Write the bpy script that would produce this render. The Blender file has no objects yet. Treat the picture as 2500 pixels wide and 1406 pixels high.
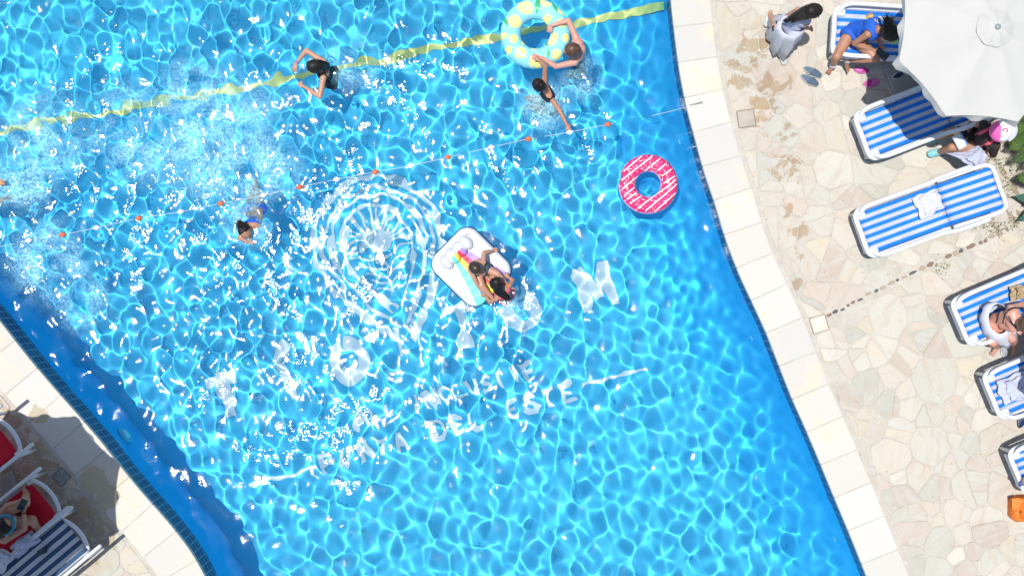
import bpy, bmesh, math, random
import numpy as np
from mathutils import Vector, Matrix

# ------------------------------------------------------------------ scene, camera, light
sc = bpy.context.scene
COL = sc.collection
sc.render.engine = 'CYCLES'
H = 12.0                                   # the drone hangs 12 m above the water, looking straight down
PPM = 200.0
cam = bpy.data.cameras.new('camera'); cam_ob = bpy.data.objects.new('camera', cam); COL.objects.link(cam_ob)
cam_ob.location = (0, 0, H); cam.lens = 36 * H / 12.5; cam.clip_start = 0.1; cam.clip_end = 300
sc.camera = cam_ob
SUN_TILT = math.radians(10.5)
world = bpy.data.worlds.new('World'); sc.world = world; world.use_nodes = True
wn = world.node_tree
sky = wn.nodes.new('ShaderNodeTexSky'); sky.sky_type = 'NISHITA'; sky.sun_disc = False
sky.sun_elevation = math.radians(79.5); sky.sun_rotation = math.radians(-90)
wn.links.new(sky.outputs[0], wn.nodes['Background'].inputs[0]); wn.nodes['Background'].inputs[1].default_value = 0.11
sun = bpy.data.lights.new('sun', 'SUN'); sun_ob = bpy.data.objects.new('sun', sun); COL.objects.link(sun_ob)
sun.energy = 4.2; sun.angle = math.radians(0.5); sun.color = (1.0, 0.97, 0.92)
sun_ob.rotation_euler = (0, -SUN_TILT, 0)
sun.cycles.is_caustics_light = True
sc.view_settings.view_transform = 'Standard'; sc.view_settings.look = 'None'
sc.view_settings.exposure = 0.2; sc.view_settings.gamma = 1.0
try:
    sc.cycles.max_bounces = 10; sc.cycles.transmission_bounces = 8; sc.cycles.transparent_max_bounces = 8
    sc.cycles.sample_clamp_indirect = 4.0
    sc.cycles.use_denoising = True
except Exception:
    pass

# ------------------------------------------------------------------ coordinates
WL = -0.24                                 # the water stands 38 cm below the top of the coping
BASE = 0.0                                 # heights are counted from here: 0 on land, WL in the pool
def W(px, py, z=0.0):                      # a place measured on the photo, at height z
    z = z + BASE; k = (H - z) / H
    return Vector(((px - 1250) / PPM * k, (703 - py) / PPM * k, z))
def U(px, py, z):                          # the same for a place under water (refraction lifts the bottom)
    k = (H - BASE - z / 1.33) / H
    return Vector(((px - 1250) / PPM * k, (703 - py) / PPM * k, z + BASE))
def P(px, py, z):
    return W(px, py, z) if z >= 0 or BASE == 0 else U(px, py, z)

# ------------------------------------------------------------------ object helpers
def tag(o, label=None, cat=None, group=None, kind=None):
    if label: o['label'] = label
    if cat: o['category'] = cat
    if group: o['group'] = group
    if kind: o['kind'] = kind
    return o
def empty(name, loc, rz=0.0, label=None, cat=None, group=None):
    o = bpy.data.objects.new(name, None); COL.objects.link(o)
    o.location = loc; o.rotation_euler = (0, 0, rz); o.empty_display_size = 0.1
    return tag(o, label, cat, group)
def link_mesh(name, me, mats, parent=None, keep_world=False, smooth=True):
    o = bpy.data.objects.new(name, me); COL.objects.link(o)
    if not isinstance(mats, (list, tuple)): mats = [mats]
    if len(me.materials) == 0:
        for m in mats: me.materials.append(m)
    if smooth and len(me.polygons):
        me.polygons.foreach_set('use_smooth', [True] * len(me.polygons))
    if parent:
        o.parent = parent
        if keep_world:
            M = Matrix.Translation(parent.location) @ parent.rotation_euler.to_matrix().to_4x4()
            o.matrix_parent_inverse = M.inverted()
    return o

class MB:                                   # a small mesh builder
    def __init__(s): s.v = []; s.f = []; s.mi = []
    def add(s, vs, fs, mi=0):
        b = len(s.v); s.v += [tuple(v) for v in vs]; s.f += [tuple(b + i for i in f) for f in fs]; s.mi += [mi] * len(fs)
    def box(s, c, size, rz=0.0, mi=0, bev=0.0):
        x, y, z = [d / 2 for d in size]
        R = Matrix.Rotation(rz, 3, 'Z'); c = Vector(c)
        if bev <= 0:
            vs = [c + R @ Vector((sx * x, sy * y, sz * z)) for sz in (-1, 1) for sy in (-1, 1) for sx in (-1, 1)]
            s.add(vs, [(0, 2, 3, 1), (4, 5, 7, 6), (0, 1, 5, 4), (2, 6, 7, 3), (0, 4, 6, 2), (1, 3, 7, 5)], mi); return
        bev = min(bev, x * .9, y * .9, z * .9)
        rings = []
        for (ins, zz) in ((bev, -z), (0, -z + bev), (0, z - bev), (bev, z)):
            pts = []
            for (sx, sy) in ((1, 1), (-1, 1), (-1, -1), (1, -1)):
                for k in range(4):
                    a = {(1, 1): 0, (-1, 1): math.pi / 2, (-1, -1): math.pi, (1, -1): 1.5 * math.pi}[(sx, sy)] + k / 3 * math.pi / 2
                    r = bev * 1.2
                    pts.append(c + R @ Vector((sx * (x - r) + math.cos(a) * (r - ins), sy * (y - r) + math.sin(a) * (r - ins), zz)))
            rings.append(pts)
        s.loft(rings, True, mi)
    def loft(s, rings, cap=True, mi=0, closed=True):
        n = len(rings[0]); vs = [p for r in rings for p in r]; fs = []
        for i in range(len(rings) - 1):
            for j in range(n if closed else n - 1):
                k = (j + 1) % n
                fs.append((i * n + j, i * n + k, (i + 1) * n + k, (i + 1) * n + j))
        if cap:
            fs.append(tuple(reversed(range(n)))); fs.append(tuple(range((len(rings) - 1) * n, len(rings) * n)))
        s.add(vs, fs, mi)
    def tube(s, pts, r, n=10, mi=0, flat=1.0, up=Vector((0, 0, 1))):   # r number or list; flat scales the vertical radius
        pts = [Vector(p) for p in pts]; rings = []
        for i, p in enumerate(pts):
            d = (pts[min(i + 1, len(pts) - 1)] - pts[max(i - 1, 0)]).normalized()
            a = d.cross(up)
            if a.length < 1e-3: a = d.cross(Vector((0, 1, 0)))
            a.normalize(); b = a.cross(d).normalized()
            rr = r[i] if isinstance(r, (list, tuple)) else r
            rings.append([p + a * (math.cos(t) * rr) + b * (math.sin(t) * rr * flat) for t in [2 * math.pi * k / n for k in range(n)]])
        s.loft(rings, True, mi)
    def ball(s, c, r, n=12, mi=0, sc=(1, 1, 1), R=None):
        c = Vector(c); rings = []
        for i in range(1, n // 2):
            ph = math.pi * i / (n // 2)
            ring = []
            for k in range(n):
                t = 2 * math.pi * k / n
                q = Vector((math.sin(ph) * math.cos(t) * sc[0], math.sin(ph) * math.sin(t) * sc[1], -math.cos(ph) * sc[2])) * r
                ring.append(c + (R @ q if R else q))
            rings.append(ring)
        s.loft(rings, True, mi)
    def build(s, name, mats, parent=None, keep_world=False, smooth=True):
        me = bpy.data.meshes.new(name); me.from_pydata(s.v, [], s.f)
        if not isinstance(mats, (list, tuple)): mats = [mats]
        for m in mats: me.materials.append(m)
        if len(mats) > 1: me.polygons.foreach_set('material_index', s.mi)
        me.update()
        return link_mesh(name, me, mats, parent, keep_world, smooth)

def smooth_path(pts, n=6):                  # Catmull-Rom
    pts = [Vector(p) for p in pts]; out = []
    for i in range(len(pts) - 1):
        p0 = pts[max(i - 1, 0)]; p1 = pts[i]; p2 = pts[i + 1]; p3 = pts[min(i + 2, len(pts) - 1)]
        for k in range(n):
            t = k / n
            out.append(0.5 * ((2 * p1) + (p2 - p0) * t + (2 * p0 - 5 * p1 + 4 * p2 - p3) * t * t + (3 * p1 - p0 - 3 * p2 + p3) * t ** 3))
    out.append(pts[-1]); return out

# ------------------------------------------------------------------ materials
def mat(name, color=(.8, .8, .8), rough=.5, spec=.5, noise=None, bump=None, sub=0.0):
    m = bpy.data.materials.new(name); m.use_nodes = True; t = m.node_tree; b = t.nodes['Principled BSDF']
    b.inputs['Base Color'].default_value = (*color, 1); b.inputs['Roughness'].default_value = rough
    b.inputs['Specular IOR Level'].default_value = spec
    if sub: b.inputs['Subsurface Weight'].default_value = sub; b.inputs['Subsurface Radius'].default_value = (.02, .01, .006)
    tc = None
    if noise or bump:
        tc = t.nodes.new('ShaderNodeTexCoord')
    if noise:                                # (scale, second colour, strength)
        n = t.nodes.new('ShaderNodeTexNoise'); n.inputs['Scale'].default_value = noise[0]; n.inputs['Detail'].default_value = 5
        t.links.new(tc.outputs['Object'], n.inputs['Vector'])
        r = t.nodes.new('ShaderNodeMapRange'); r.inputs[1].default_value = .35; r.inputs[2].default_value = .7; r.inputs[4].default_value = noise[2]
        t.links.new(n.outputs[0], r.inputs[0])
        mx = t.nodes.new('ShaderNodeMix'); mx.data_type = 'RGBA'; mx.inputs[6].default_value = (*color, 1); mx.inputs[7].default_value = (*noise[1], 1)
        t.links.new(r.outputs[0], mx.inputs[0]); t.links.new(mx.outputs[2], b.inputs['Base Color'])
    if bump:                                 # (scale, distance, stretch)
        n = t.nodes.new('ShaderNodeTexNoise'); n.inputs['Scale'].default_value = bump[0]; n.inputs['Detail'].default_value = 4
        mp = t.nodes.new('ShaderNodeMapping'); mp.inputs['Scale'].default_value = bump[2] if len(bump) > 2 else (1, 1, 1)
        t.links.new(tc.outputs['Object'], mp.inputs[0]); t.links.new(mp.outputs[0], n.inputs['Vector'])
        bp = t.nodes.new('ShaderNodeBump'); bp.inputs['Distance'].default_value = bump[1]; bp.inputs['Strength'].default_value = .8
        t.links.new(n.outputs[0], bp.inputs['Height']); t.links.new(bp.outputs[0], b.inputs['Normal'])
    return m

def N(t, typ, **kw):
    n = t.nodes.new(typ)
    for k, v in kw.items():
        if k.startswith('i'): n.inputs[int(k[1:])].default_value = v
        else: setattr(n, k, v)
    return n
def mathn(t, op, a, b=None):
    n = t.nodes.new('ShaderNodeMath'); n.operation = op
    for i, x in enumerate((a, b)):
        if x is None: continue
        if isinstance(x, (int, float)): n.inputs[i].default_value = x
        else: t.links.new(x, n.inputs[i])
    return n.outputs[0]
def rng_map(t, x, a, b, c=0.0, d=1.0, smooth=True):
    n = t.nodes.new('ShaderNodeMapRange'); n.interpolation_type = 'SMOOTHSTEP' if smooth else 'LINEAR'
    n.inputs[1].default_value = a; n.inputs[2].default_value = b; n.inputs[3].default_value = c; n.inputs[4].default_value = d
    t.links.new(x, n.inputs[0]); return n.outputs[0]
def mixc(t, f, a, b, blend='MIX'):
    n = t.nodes.new('ShaderNodeMix'); n.data_type = 'RGBA'; n.blend_type = blend
    if isinstance(f, (int, float)): n.inputs[0].default_value = f
    else: t.links.new(f, n.inputs[0])
    for s, x in ((6, a), (7, b)):
        if isinstance(x, tuple): n.inputs[s].default_value = (*x, 1)
        else: t.links.new(x, n.inputs[s])
    return n.outputs[2]
def blobs(t, pos, pts):                      # nearest distance to any of the points (x, y, radius), 0 at centre, 1 at radius
    cur = None
    for (x, y, r) in pts:
        d = N(t, 'ShaderNodeVectorMath', operation='DISTANCE'); t.links.new(pos, d.inputs[0]); d.inputs[1].default_value = (x, y, 0)
        q = mathn(t, 'DIVIDE', d.outputs['Value'], r)
        cur = q if cur is None else mathn(t, 'MINIMUM', cur, q)
    return cur
def flat_pos(t):
    tc = t.nodes.new('ShaderNodeTexCoord'); sp = t.nodes.new('ShaderNodeSeparateXYZ'); cb = t.nodes.new('ShaderNodeCombineXYZ')
    t.links.new(tc.outputs['Object'], sp.inputs[0]); t.links.new(sp.outputs[0], cb.inputs[0]); t.links.new(sp.outputs[1], cb.inputs[1])
    return cb.outputs[0], tc.outputs['Object']
def noise(t, vec, scale, detail=4, rough=.5, dist=0.0, out=0):
    n = N(t, 'ShaderNodeTexNoise'); n.inputs['Scale'].default_value = scale; n.inputs['Detail'].default_value = detail
    n.inputs['Roughness'].default_value = rough; n.inputs['Distortion'].default_value = dist
    t.links.new(vec, n.inputs['Vector']); return n.outputs[out]

WHITE_RESIN = mat('white_resin', (.64, .655, .68), .4, .4, noise=(6, (.58, .59, .61), .5))
SKIN_A = mat('skin_light', (.50, .27, .18), .45, .4, noise=(9, (.42, .21, .14), .7), sub=.08)
SKIN_B = mat('skin_tan', (.42, .21, .13), .45, .4, noise=(9, (.34, .16, .10), .7), sub=.08)
SKIN_C = mat('skin_pink', (.55, .30, .23), .42, .45, noise=(7, (.60, .26, .19), .8), sub=.08)
HAIR_D = mat('hair_dark', (.012, .009, .009), .5, .3, noise=(30, (.022, .014, .010), .8), bump=(60, .004, (1, 1, .2)))
HAIR_B = mat('hair_brown', (.07, .035, .02), .4, .5, noise=(40, (.14, .07, .035), .8), bump=(60, .004, (1, 1, .2)))
BLACK_CLOTH = mat('black_cloth', (.012, .014, .02), .7, .3)
NAVY_CLOTH = mat('navy_cloth', (.02, .04, .12), .7, .3)
BLUE_CLOTH = mat('blue_cloth', (.015, .10, .50), .65, .3, bump=(14, .01))
PINK_CLOTH = mat('pink_cloth', (.75, .10, .16), .6, .3)
WHITE_CLOTH = mat('white_cloth', (.55, .56, .61), .9, .1, bump=(35, .002))
LILAC_CLOTH = mat('pale_lilac_cloth', (.47, .49, .62), .9, .1, bump=(25, .003))
MESH_CLOTH = mat('sheer_black_cloth', (.045, .032, .03), .75, .2)
PHONE = mat('phone_black', (.01, .012, .02), .15, .6)
CREAM_CLOTH = mat('cream_canvas', (.50, .495, .465), .85, .1, noise=(3, (.465, .46, .43), .6), bump=(5, .006))

def paint_water_floor(name, col_a, col_b):
    m = bpy.data.materials.new(name); m.use_nodes = True; t = m.node_tree; b = t.nodes['Principled BSDF']
    fp, op = flat_pos(t)
    n = noise(t, op, .9, 3)
    c = mixc(t, rng_map(t, n, .3, .7), col_a, col_b)
    t.links.new(c, b.inputs['Base Color']); b.inputs['Roughness'].default_value = .8; b.inputs['Specular IOR Level'].default_value = 0
    return m
FLOOR_BLUE = paint_water_floor('pool_floor_paint', (.07, .52, .78), (.08, .545, .81))
WALL_BLUE = paint_water_floor('pool_wall_paint', (.04, .44, .80), (.05, .47, .82))
YELLOW_PAINT = mat('yellow_floor_paint', (.74, .74, .26), .8, 0)
WHITE_PAINT = mat('white_floor_paint', (.80, .87, .88), .8, 0)

# ------------------------------------------------------------------ the pool outline (measured on the photo)
R_IN = [(1630, -420), (1628, -300), (1630, -180), (1634, -90), (1638, 0), (1648, 92), (1660, 179), (1676, 259), (1698, 343), (1720, 422), (1747, 502),
        (1772, 584), (1803, 665), (1838, 741), (1871, 813), (1902, 892), (1933, 970), (1965, 1042), (1998, 1119), (2028, 1192),
        (2060, 1268), (2090, 1341), (2115, 1404), (2150, 1490), (2190, 1590), (2230, 1690), (2272, 1800)]
L_IN = [(-560, 300), (-440, 400), (-330, 490), (-220, 575), (-120, 660), (-55, 722), (0, 785), (68, 871), (126, 940), (182, 1003), (245, 1076), (288, 1130), (341, 1195),
        (394, 1255), (432, 1300), (470, 1352), (500, 1406), (528, 1470), (552, 1550), (565, 1650), (570, 1800)]
Z_DECK = 0.14
def curve_pts(px_pts, z=Z_DECK, step=0.1):
    d = smooth_path([W(x, y, z) for x, y in px_pts], 12)
    out = [d[0]]; acc = 0
    for a, b in zip(d[:-1], d[1:]):
        seg = (b - a).length
        while acc + seg >= step:
            a = a + (b - a).normalized() * (step - acc); seg = (b - a).length; acc = 0; out.append(a.copy())
        acc += seg
    return out
rc = curve_pts(R_IN, step=.086); lc = curve_pts(L_IN, step=.086)
def offset_curve(c, d):                     # + d moves to the right of the travel direction
    o = []
    for i, p in enumerate(c):
        t = (c[min(i + 1, len(c) - 1)] - c[max(i - 1, 0)]).normalized()
        o.append(p + Vector((-t.y, t.x, 0)) * d)
    return o
SIDE = {'r': 1, 'l': -1}                    # both curves run down the picture: the land is to their left / right

# water surface -------------------------------------------------------------------------------------------------
rs = np.random.default_rng(11)
def build_water():
    x0, x1, y0, y1, st = -7.7, 5.6, -4.5, 4.5, 0.0112
    xs = np.arange(x0, x1, st); ys = np.arange(y0, y1, st)
    X, Y = np.meshgrid(xs, ys); Z = np.zeros_like(X)
    def px(a, b): k = (H - WL) / H; return (a - 1250) / PPM * k, (703 - b) / PPM * k
    # how choppy the surface is: rough at upper left and around bathers, calm at lower right
    def blob(cx, cy, r):
        a, b = px(cx, cy); return np.exp(-(((X - a) ** 2 + (Y - b) ** 2) / (r * r)))
    rough = 0.95 * blob(350, 250, 2.9) + .6 * blob(60, 560, 1.6) + .5 * blob(900, 80, 1.6) + .45 * blob(1300, 260, 1.3) + .40 * blob(1180, 900, 1.1) + .45 * blob(600, 850, 1.5) + .22 * blob(950, 620, 1.1)
    rough = np.clip(rough, 0, 1)
    for i in range(80):
        lam = rs.uniform(0.15, 0.50); k = 2 * math.pi / lam; th = rs.uniform(0, 2 * math.pi)
        a = 0.00052 * (lam / 0.29) ** 1.4
        wob = 0.10 * np.sin(.9 * X + rs.uniform(0, 6)) * np.sin(.8 * Y + rs.uniform(0, 6))
        Z += a * np.sin(k * (math.cos(th) * X + math.sin(th) * Y + wob) + rs.uniform(0, 6.3))
    F = np.zeros_like(X)
    for i in range(46):
        lam = rs.uniform(0.11, 0.30); k = 2 * math.pi / lam; th = rs.uniform(0, 2 * math.pi) if i % 3 == 0 else rs.normal(.25, .55)
        a = 0.00026 * (lam / 0.135) ** 1.35
        wob = 0.05 * np.sin(2.1 * X + rs.uniform(0, 6)) * np.sin(1.8 * Y + rs.uniform(0, 6))
        F += a * np.sin(k * (math.cos(th) * X + math.sin(th) * Y + wob) + rs.uniform(0, 6.3))
    patch = .5 + .5 * np.sin(1.7 * X + 1.3 * np.sin(1.1 * Y)) * np.sin(1.5 * Y + 1.2 * np.sin(.9 * X))
    Z = Z * (.80 + .45 * rough) + F * (0.62 + .8 * rough * (.45 + .75 * patch))
    for (cx, cy, amp, lam) in ((790, 190, .003, .16), (1400, 150, .003, .15), (1330, 240, .003, .14), (610, 545, .003, .15), (1240, 730, .0025, .13),
                               (1581, 450, .0015, .14), (1150, 650, .0015, .16), (0, 460, .003, .15), (1391, 323, .0015, .1)):
        a, b = px(cx, cy); D = np.hypot(X - a, Y - b)
        Z += amp * np.exp(-D / .28) * np.sin(2 * math.pi * D / lam) * np.clip(D / .08, 0, 1)
    ny, nx = X.shape
    me = bpy.data.meshes.new('water')
    v = np.stack([X, Y, Z + WL], -1).reshape(-1, 3).astype('f')
    me.vertices.add(len(v)); me.vertices.foreach_set('co', v.ravel())
    ii = np.arange(ny * nx).reshape(ny, nx)
    q = np.stack([ii[:-1, :-1], ii[:-1, 1:], ii[1:, 1:], ii[1:, :-1]], -1).reshape(-1, 4).astype('i')
    me.loops.add(q.size); me.loops.foreach_set('vertex_index', q.ravel())
    me.polygons.add(len(q)); me.polygons.foreach_set('loop_start', np.arange(0, q.size, 4).astype('i'))
    me.update(calc_edges=True)
    m = bpy.data.materials.new('water'); m.use_nodes = True; t = m.node_tree; t.nodes.clear()
    out = N(t, 'ShaderNodeOutputMaterial')
    rf = N(t, 'ShaderNodeBsdfRefraction'); rf.inputs['Roughness'].default_value = 0; rf.inputs['IOR'].default_value = 1.33
    rf.inputs['Color'].default_value = (.95, 1, 1, 1)
    gl = N(t, 'ShaderNodeBsdfGlossy'); gl.inputs['Roughness'].default_value = .09
    fp, op = flat_pos(t)
    fine = noise(t, op, 15, 2.5, .5)
    bp = N(t, 'ShaderNodeBump'); bp.inputs['Distance'].default_value = .0112; t.links.new(fine, bp.inputs['Height'])
    chop = blobs(t, fp, [(*px(300, 250), 3.6), (*px(60, 600), 2.4), (*px(1200, 440), 1.7), (*px(1330, 240), 1.3), (*px(1250, 750), .9), (*px(900, 200), 2.0), (*px(700, 900), 2.3)])
    pat = rng_map(t, noise(t, op, 1.3, 3), .46, .66)
    ch = mathn(t, 'MULTIPLY', rng_map(t, chop, .35, 1.25, 1, .10), mathn(t, 'ADD', mathn(t, 'MULTIPLY', pat, .85), .15))
    t.links.new(ch, bp.inputs['Strength']); t.links.new(bp.outputs[0], gl.inputs['Normal'])
    fr = N(t, 'ShaderNodeFresnel'); fr.inputs[0].default_value = 1.33
    mx = N(t, 'ShaderNodeMixShader'); t.links.new(fr.outputs[0], mx.inputs[0]); t.links.new(rf.outputs[0], mx.inputs[1]); t.links.new(gl.outputs[0], mx.inputs[2])
    # bubbles whipped into the water where bathers splash
    df = N(t, 'ShaderNodeBsdfDiffuse'); df.inputs[0].default_value = (.36, .74, .90, 1)
    sp = blobs(t, fp, [(*px(520, 330), .95), (*px(470, 230), .5), (*px(120, 640), .60), (*px(60, 440), .5), (*px(330, 330), .7), (*px(640, 420), .55), (*px(110, 330), .6), (*px(200, 740), .4),
                       (*px(1330, 262), .36), (*px(1420, 190), .3), (*px(600, 540), .36), (*px(860, 150), .36), (*px(1270, 760), .22)])
    cloud = noise(t, op, 2.6, 7, .62, .6)
    spk = noise(t, op, 34, 4, .6)
    f1 = mathn(t, 'MULTIPLY', rng_map(t, sp, .25, 1.2, 1, 0), rng_map(t, cloud, .34, .62))
    f2 = mathn(t, 'MULTIPLY', f1, rng_map(t, spk, .35, .65, .25, 1.0))
    mx2 = N(t, 'ShaderNodeMixShader'); t.links.new(mathn(t, 'MULTIPLY', f2, .85), mx2.inputs[0]); t.links.new(mx.outputs[0], mx2.inputs[1]); t.links.new(df.outputs[0], mx2.inputs[2])
    t.links.new(mx2.outputs[0], out.inputs[0])
    o = link_mesh('water', me, m)
    tag(o, kind='structure'); o.cycles.is_caustics_caster = True
    return o
build_water()

DEPTH = -1.22                              # below the water surface
DA = WL + DEPTH
def receiver(o): o.cycles.is_caustics_receiver = True; return o
mb = MB(); mb.add([(-14, -10, DA), (12, -10, DA), (12, 10, DA), (-14, 10, DA)], [(0, 1, 2, 3)])
receiver(tag(mb.build('pool_floor', FLOOR_BLUE), kind='structure'))

# tiled band and painted wall on both sides
def tile_mat():
    m = bpy.data.materials.new('navy_pool_tile'); m.use_nodes = True; t = m.node_tree; b = t.nodes['Principled BSDF']
    uv = N(t, 'ShaderNodeUVMap'); br = N(t, 'ShaderNodeTexBrick')
    br.offset = 0; br.squash = 1
    br.inputs['Color1'].default_value = (.004, .022, .10, 1); br.inputs['Color2'].default_value = (.007, .04, .15, 1)
    br.inputs['Mortar'].default_value = (.20, .33, .44, 1); br.inputs['Scale'].default_value = 1
    br.inputs['Mortar Size'].default_value = .0045; br.inputs['Brick Width'].default_value = .1; br.inputs['Row Height'].default_value = .1
    br.inputs['Bias'].default_value = -.1
    t.links.new(uv.outputs[0], br.inputs['Vector']); t.links.new(br.outputs[0], b.inputs['Base Color'])
    b.inputs['Roughness'].default_value = .3; b.inputs['Specular IOR Level'].default_value = .3
    return m
TILE = tile_mat()
def strip(name, curve, zs, material, uvscale=True):
    vs = []; fs = []; uv = []
    L = 0
    for i, p in enumerate(curve):
        if i: L += (p - curve[i - 1]).length
        for z in zs: vs.append((p.x, p.y, z)); uv.append((L, z - .085 + 1))
    n = len(zs)
    for i in range(len(curve) - 1):
        for j in range(n - 1):
            fs.append((i * n + j, (i + 1) * n + j, (i + 1) * n + j + 1, i * n + j + 1))
    me = bpy.data.meshes.new(name); me.from_pydata(vs, [], fs)
    ul = me.uv_layers.new(name='UVMap')
    for l in me.loops: ul.data[l.index].uv = uv[l.vertex_index]
    me.update()
    o = link_mesh(name, me, material); tag(o, kind='structure'); receiver(o); return o
for s, c in (('r', rc), ('l', lc)):
    wcur = offset_curve(c, SIDE[s] * .02)
    strip('pool_wall_tiles', wcur, [WL - .04, WL + .125, .085], TILE)
    if s == 'l': strip('pool_wall', wcur, [DA, -1.1, -.6, WL - .04], WALL_BLUE)
    else:                                    # this side slopes into the floor
        vs = []; fs = []; prof = [(.0, WL - .04), (.03, WL - .25), (.09, WL - .55), (.20, WL - .85), (.36, WL - 1.08), (.52, DA + .02), (.62, DA - .01)]
        cs = [offset_curve(wcur, -d * 1.3) for d, z in prof]
        for i in range(len(wcur)):
            for j, (d, z) in enumerate(prof): vs.append((cs[j][i].x, cs[j][i].y, z))
        n_ = len(prof)
        for i in range(len(wcur) - 1):
            for j in range(n_ - 1): fs.append((i * n_ + j, (i + 1) * n_ + j, (i + 1) * n_ + j + 1, i * n_ + j + 1))
        q_ = MB(); q_.add(vs, fs); receiver(tag(q_.build('pool_wall', WALL_BLUE), kind='structure'))

# coping slabs
def coping_mat():
    m = bpy.data.materials.new('cream_coping_stone'); m.use_nodes = True; t = m.node_tree; b = t.nodes['Principled BSDF']
    fp, op = flat_pos(t)
    at = N(t, 'ShaderNodeAttribute', attribute_name='tint')
    n1 = noise(t, op, 2.2, 5, .6); c = mixc(t, rng_map(t, n1, .52, .72, 0, .75), at.outputs['Color'], (.66, .55, .38))
    n2 = noise(t, op, 18, 5, .7); c = mixc(t, rng_map(t, n2, .58, .8, 0, .35), c, (.55, .47, .35))
    n3 = noise(t, op, 60, 2, .5); c = mixc(t, rng_map(t, n3, .72, .78, 0, .5), c, (.25, .2, .15))
    pk = blobs(t, fp, [(*W(95, 1015, .14)[:2], .14), (*W(225, 1175, .14)[:2], .22), (*W(262, 1215, .14)[:2], .18)])
    n4 = noise(t, op, 7, 5, .6)
    wet = mathn(t, 'MULTIPLY', rng_map(t, mathn(t, 'ADD', pk, mathn(t, 'MULTIPLY', mathn(t, 'SUBTRACT', n4, .5), 1.6)), .75, .85, 1, 0), .8)
    c = mixc(t, wet, c, (.44, .37, .24))
    t.links.new(c, b.inputs['Base Color']); b.inputs['Roughness'].default_value = .85; b.inputs['Specular IOR Level'].default_value = .2
    bp = N(t, 'ShaderNodeBump'); bp.inputs['Distance'].default_value = .004; bp.inputs['Strength'].default_value = .6
    t.links.new(n2, bp.inputs['Height']); t.links.new(bp.outputs[0], b.inputs['Normal'])
    return m
COPING = coping_mat()
random.seed(5)
CW = {'r': .475, 'l': .50}
def coping(s, c, phase):
    inn = offset_curve(c, -SIDE[s] * 0.0); out = offset_curve(c, SIDE[s] * CW[s])
    mb = MB(); tints = []
    n = 5; gap = .05                         # slabs of five curve steps
    i = phase
    while i < len(c) - n:
        a = [inn[i + k] for k in range(n + 1)]; b = [out[i + k] for k in range(n + 1)]
        d0 = (a[1] - a[0]).normalized() * .004; d1 = (a[-1] - a[-2]).normalized() * .004
        a[0] = a[0] + d0; b[0] = b[0] + d0; a[-1] = a[-1] - d1; b[-1] = b[-1] - d1
        ring = a + b[::-1]; cen = sum(ring, Vector()) / len(ring)
        dz = random.uniform(-.002, .002)
        def lvl(z, ins): return [Vector((p.x + (cen.x - p.x) * ins, p.y + (cen.y - p.y) * ins, z)) for p in ring]
        rings = [lvl(.085, .0), lvl(.131 + dz, 0), lvl(.1365 + dz, .006), lvl(Z_DECK + dz, .022)]
        if s == 'l': rings = [r[::-1] for r in rings]
        k0 = len(mb.v); mb.loft(rings, True)
        g = random.uniform(.775, .845); w = random.uniform(-.01, .025)
        tints += [(.66 * g, (.635 - w * .4) * g, (.58 - w) * g, 1)] * (len(mb.v) - k0)
        i += n
    jb = MB(); n_ = len(inn); A_ = offset_curve(c, SIDE[s] * .006); B_ = offset_curve(c, SIDE[s] * (CW[s] - .006))
    jb.add([(p.x, p.y, .136) for p in A_] + [(p.x, p.y, .136) for p in B_], [((k, k + 1, n_ + k + 1, n_ + k) if s == 'l' else (k + 1, k, n_ + k, n_ + k + 1)) for k in range(n_ - 1)])
    tag(jb.build('coping_joint_mortar', mat('joint_mortar', (.50, .465, .41), .9, .1, noise=(6, (.36, .32, .27), .8)), smooth=False), kind='structure')
    o = mb.build('pool_coping', COPING, smooth=False)
    ca = o.data.color_attributes.new('tint', 'FLOAT_COLOR', 'POINT'); ca.data.foreach_set('color', np.array(tints, 'f').ravel())
    tag(o, kind='structure')
coping('r', rc, 3); coping('l', lc, 1)

# ------------------------------------------------------------------ deck: mortar bed and crazy paving
def mortar_mat():
    m = bpy.data.materials.new('mortar'); m.use_nodes = True; t = m.node_tree; b = t.nodes['Principled BSDF']
    fp, op = flat_pos(t)
    n = noise(t, op, 7, 6, .7); c = mixc(t, rng_map(t, n, .3, .7), (.42, .385, .33), (.51, .475, .415))
    n2 = noise(t, op, 2.3, 4, .6); c = mixc(t, rng_map(t, n2, .62, .72, 0, .6), c, (.22, .19, .15))
    t.links.new(c, b.inputs['Base Color']); b.inputs['Roughness'].default_value = .95; b.inputs['Specular IOR Level'].default_value = .1
    return m
MORTAR = mortar_mat()
r_out = offset_curve(rc, CW['r'] - .01); l_out = offset_curve(lc, -(CW['l'] - .01))
mb = MB(); vs = []; fs = []
for p in r_out: vs += [(p.x, p.y, .1325), (14, p.y, .1325)]
for i in range(len(r_out) - 1): fs.append((2 * i, 2 * i + 2, 2 * i + 3, 2 * i + 1))
mb.add(vs, [f[::-1] for f in fs])
vs = []; fs = []
for p in l_out: vs += [(p.x, p.y, .1325), (-14, p.y - .2, .1325)]
for i in range(len(l_out) - 1): fs.append((2 * i, 2 * i + 2, 2 * i + 3, 2 * i + 1))
mb.add(vs, fs)
tag(mb.build('ground', MORTAR, smooth=False), kind='structure')

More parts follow.
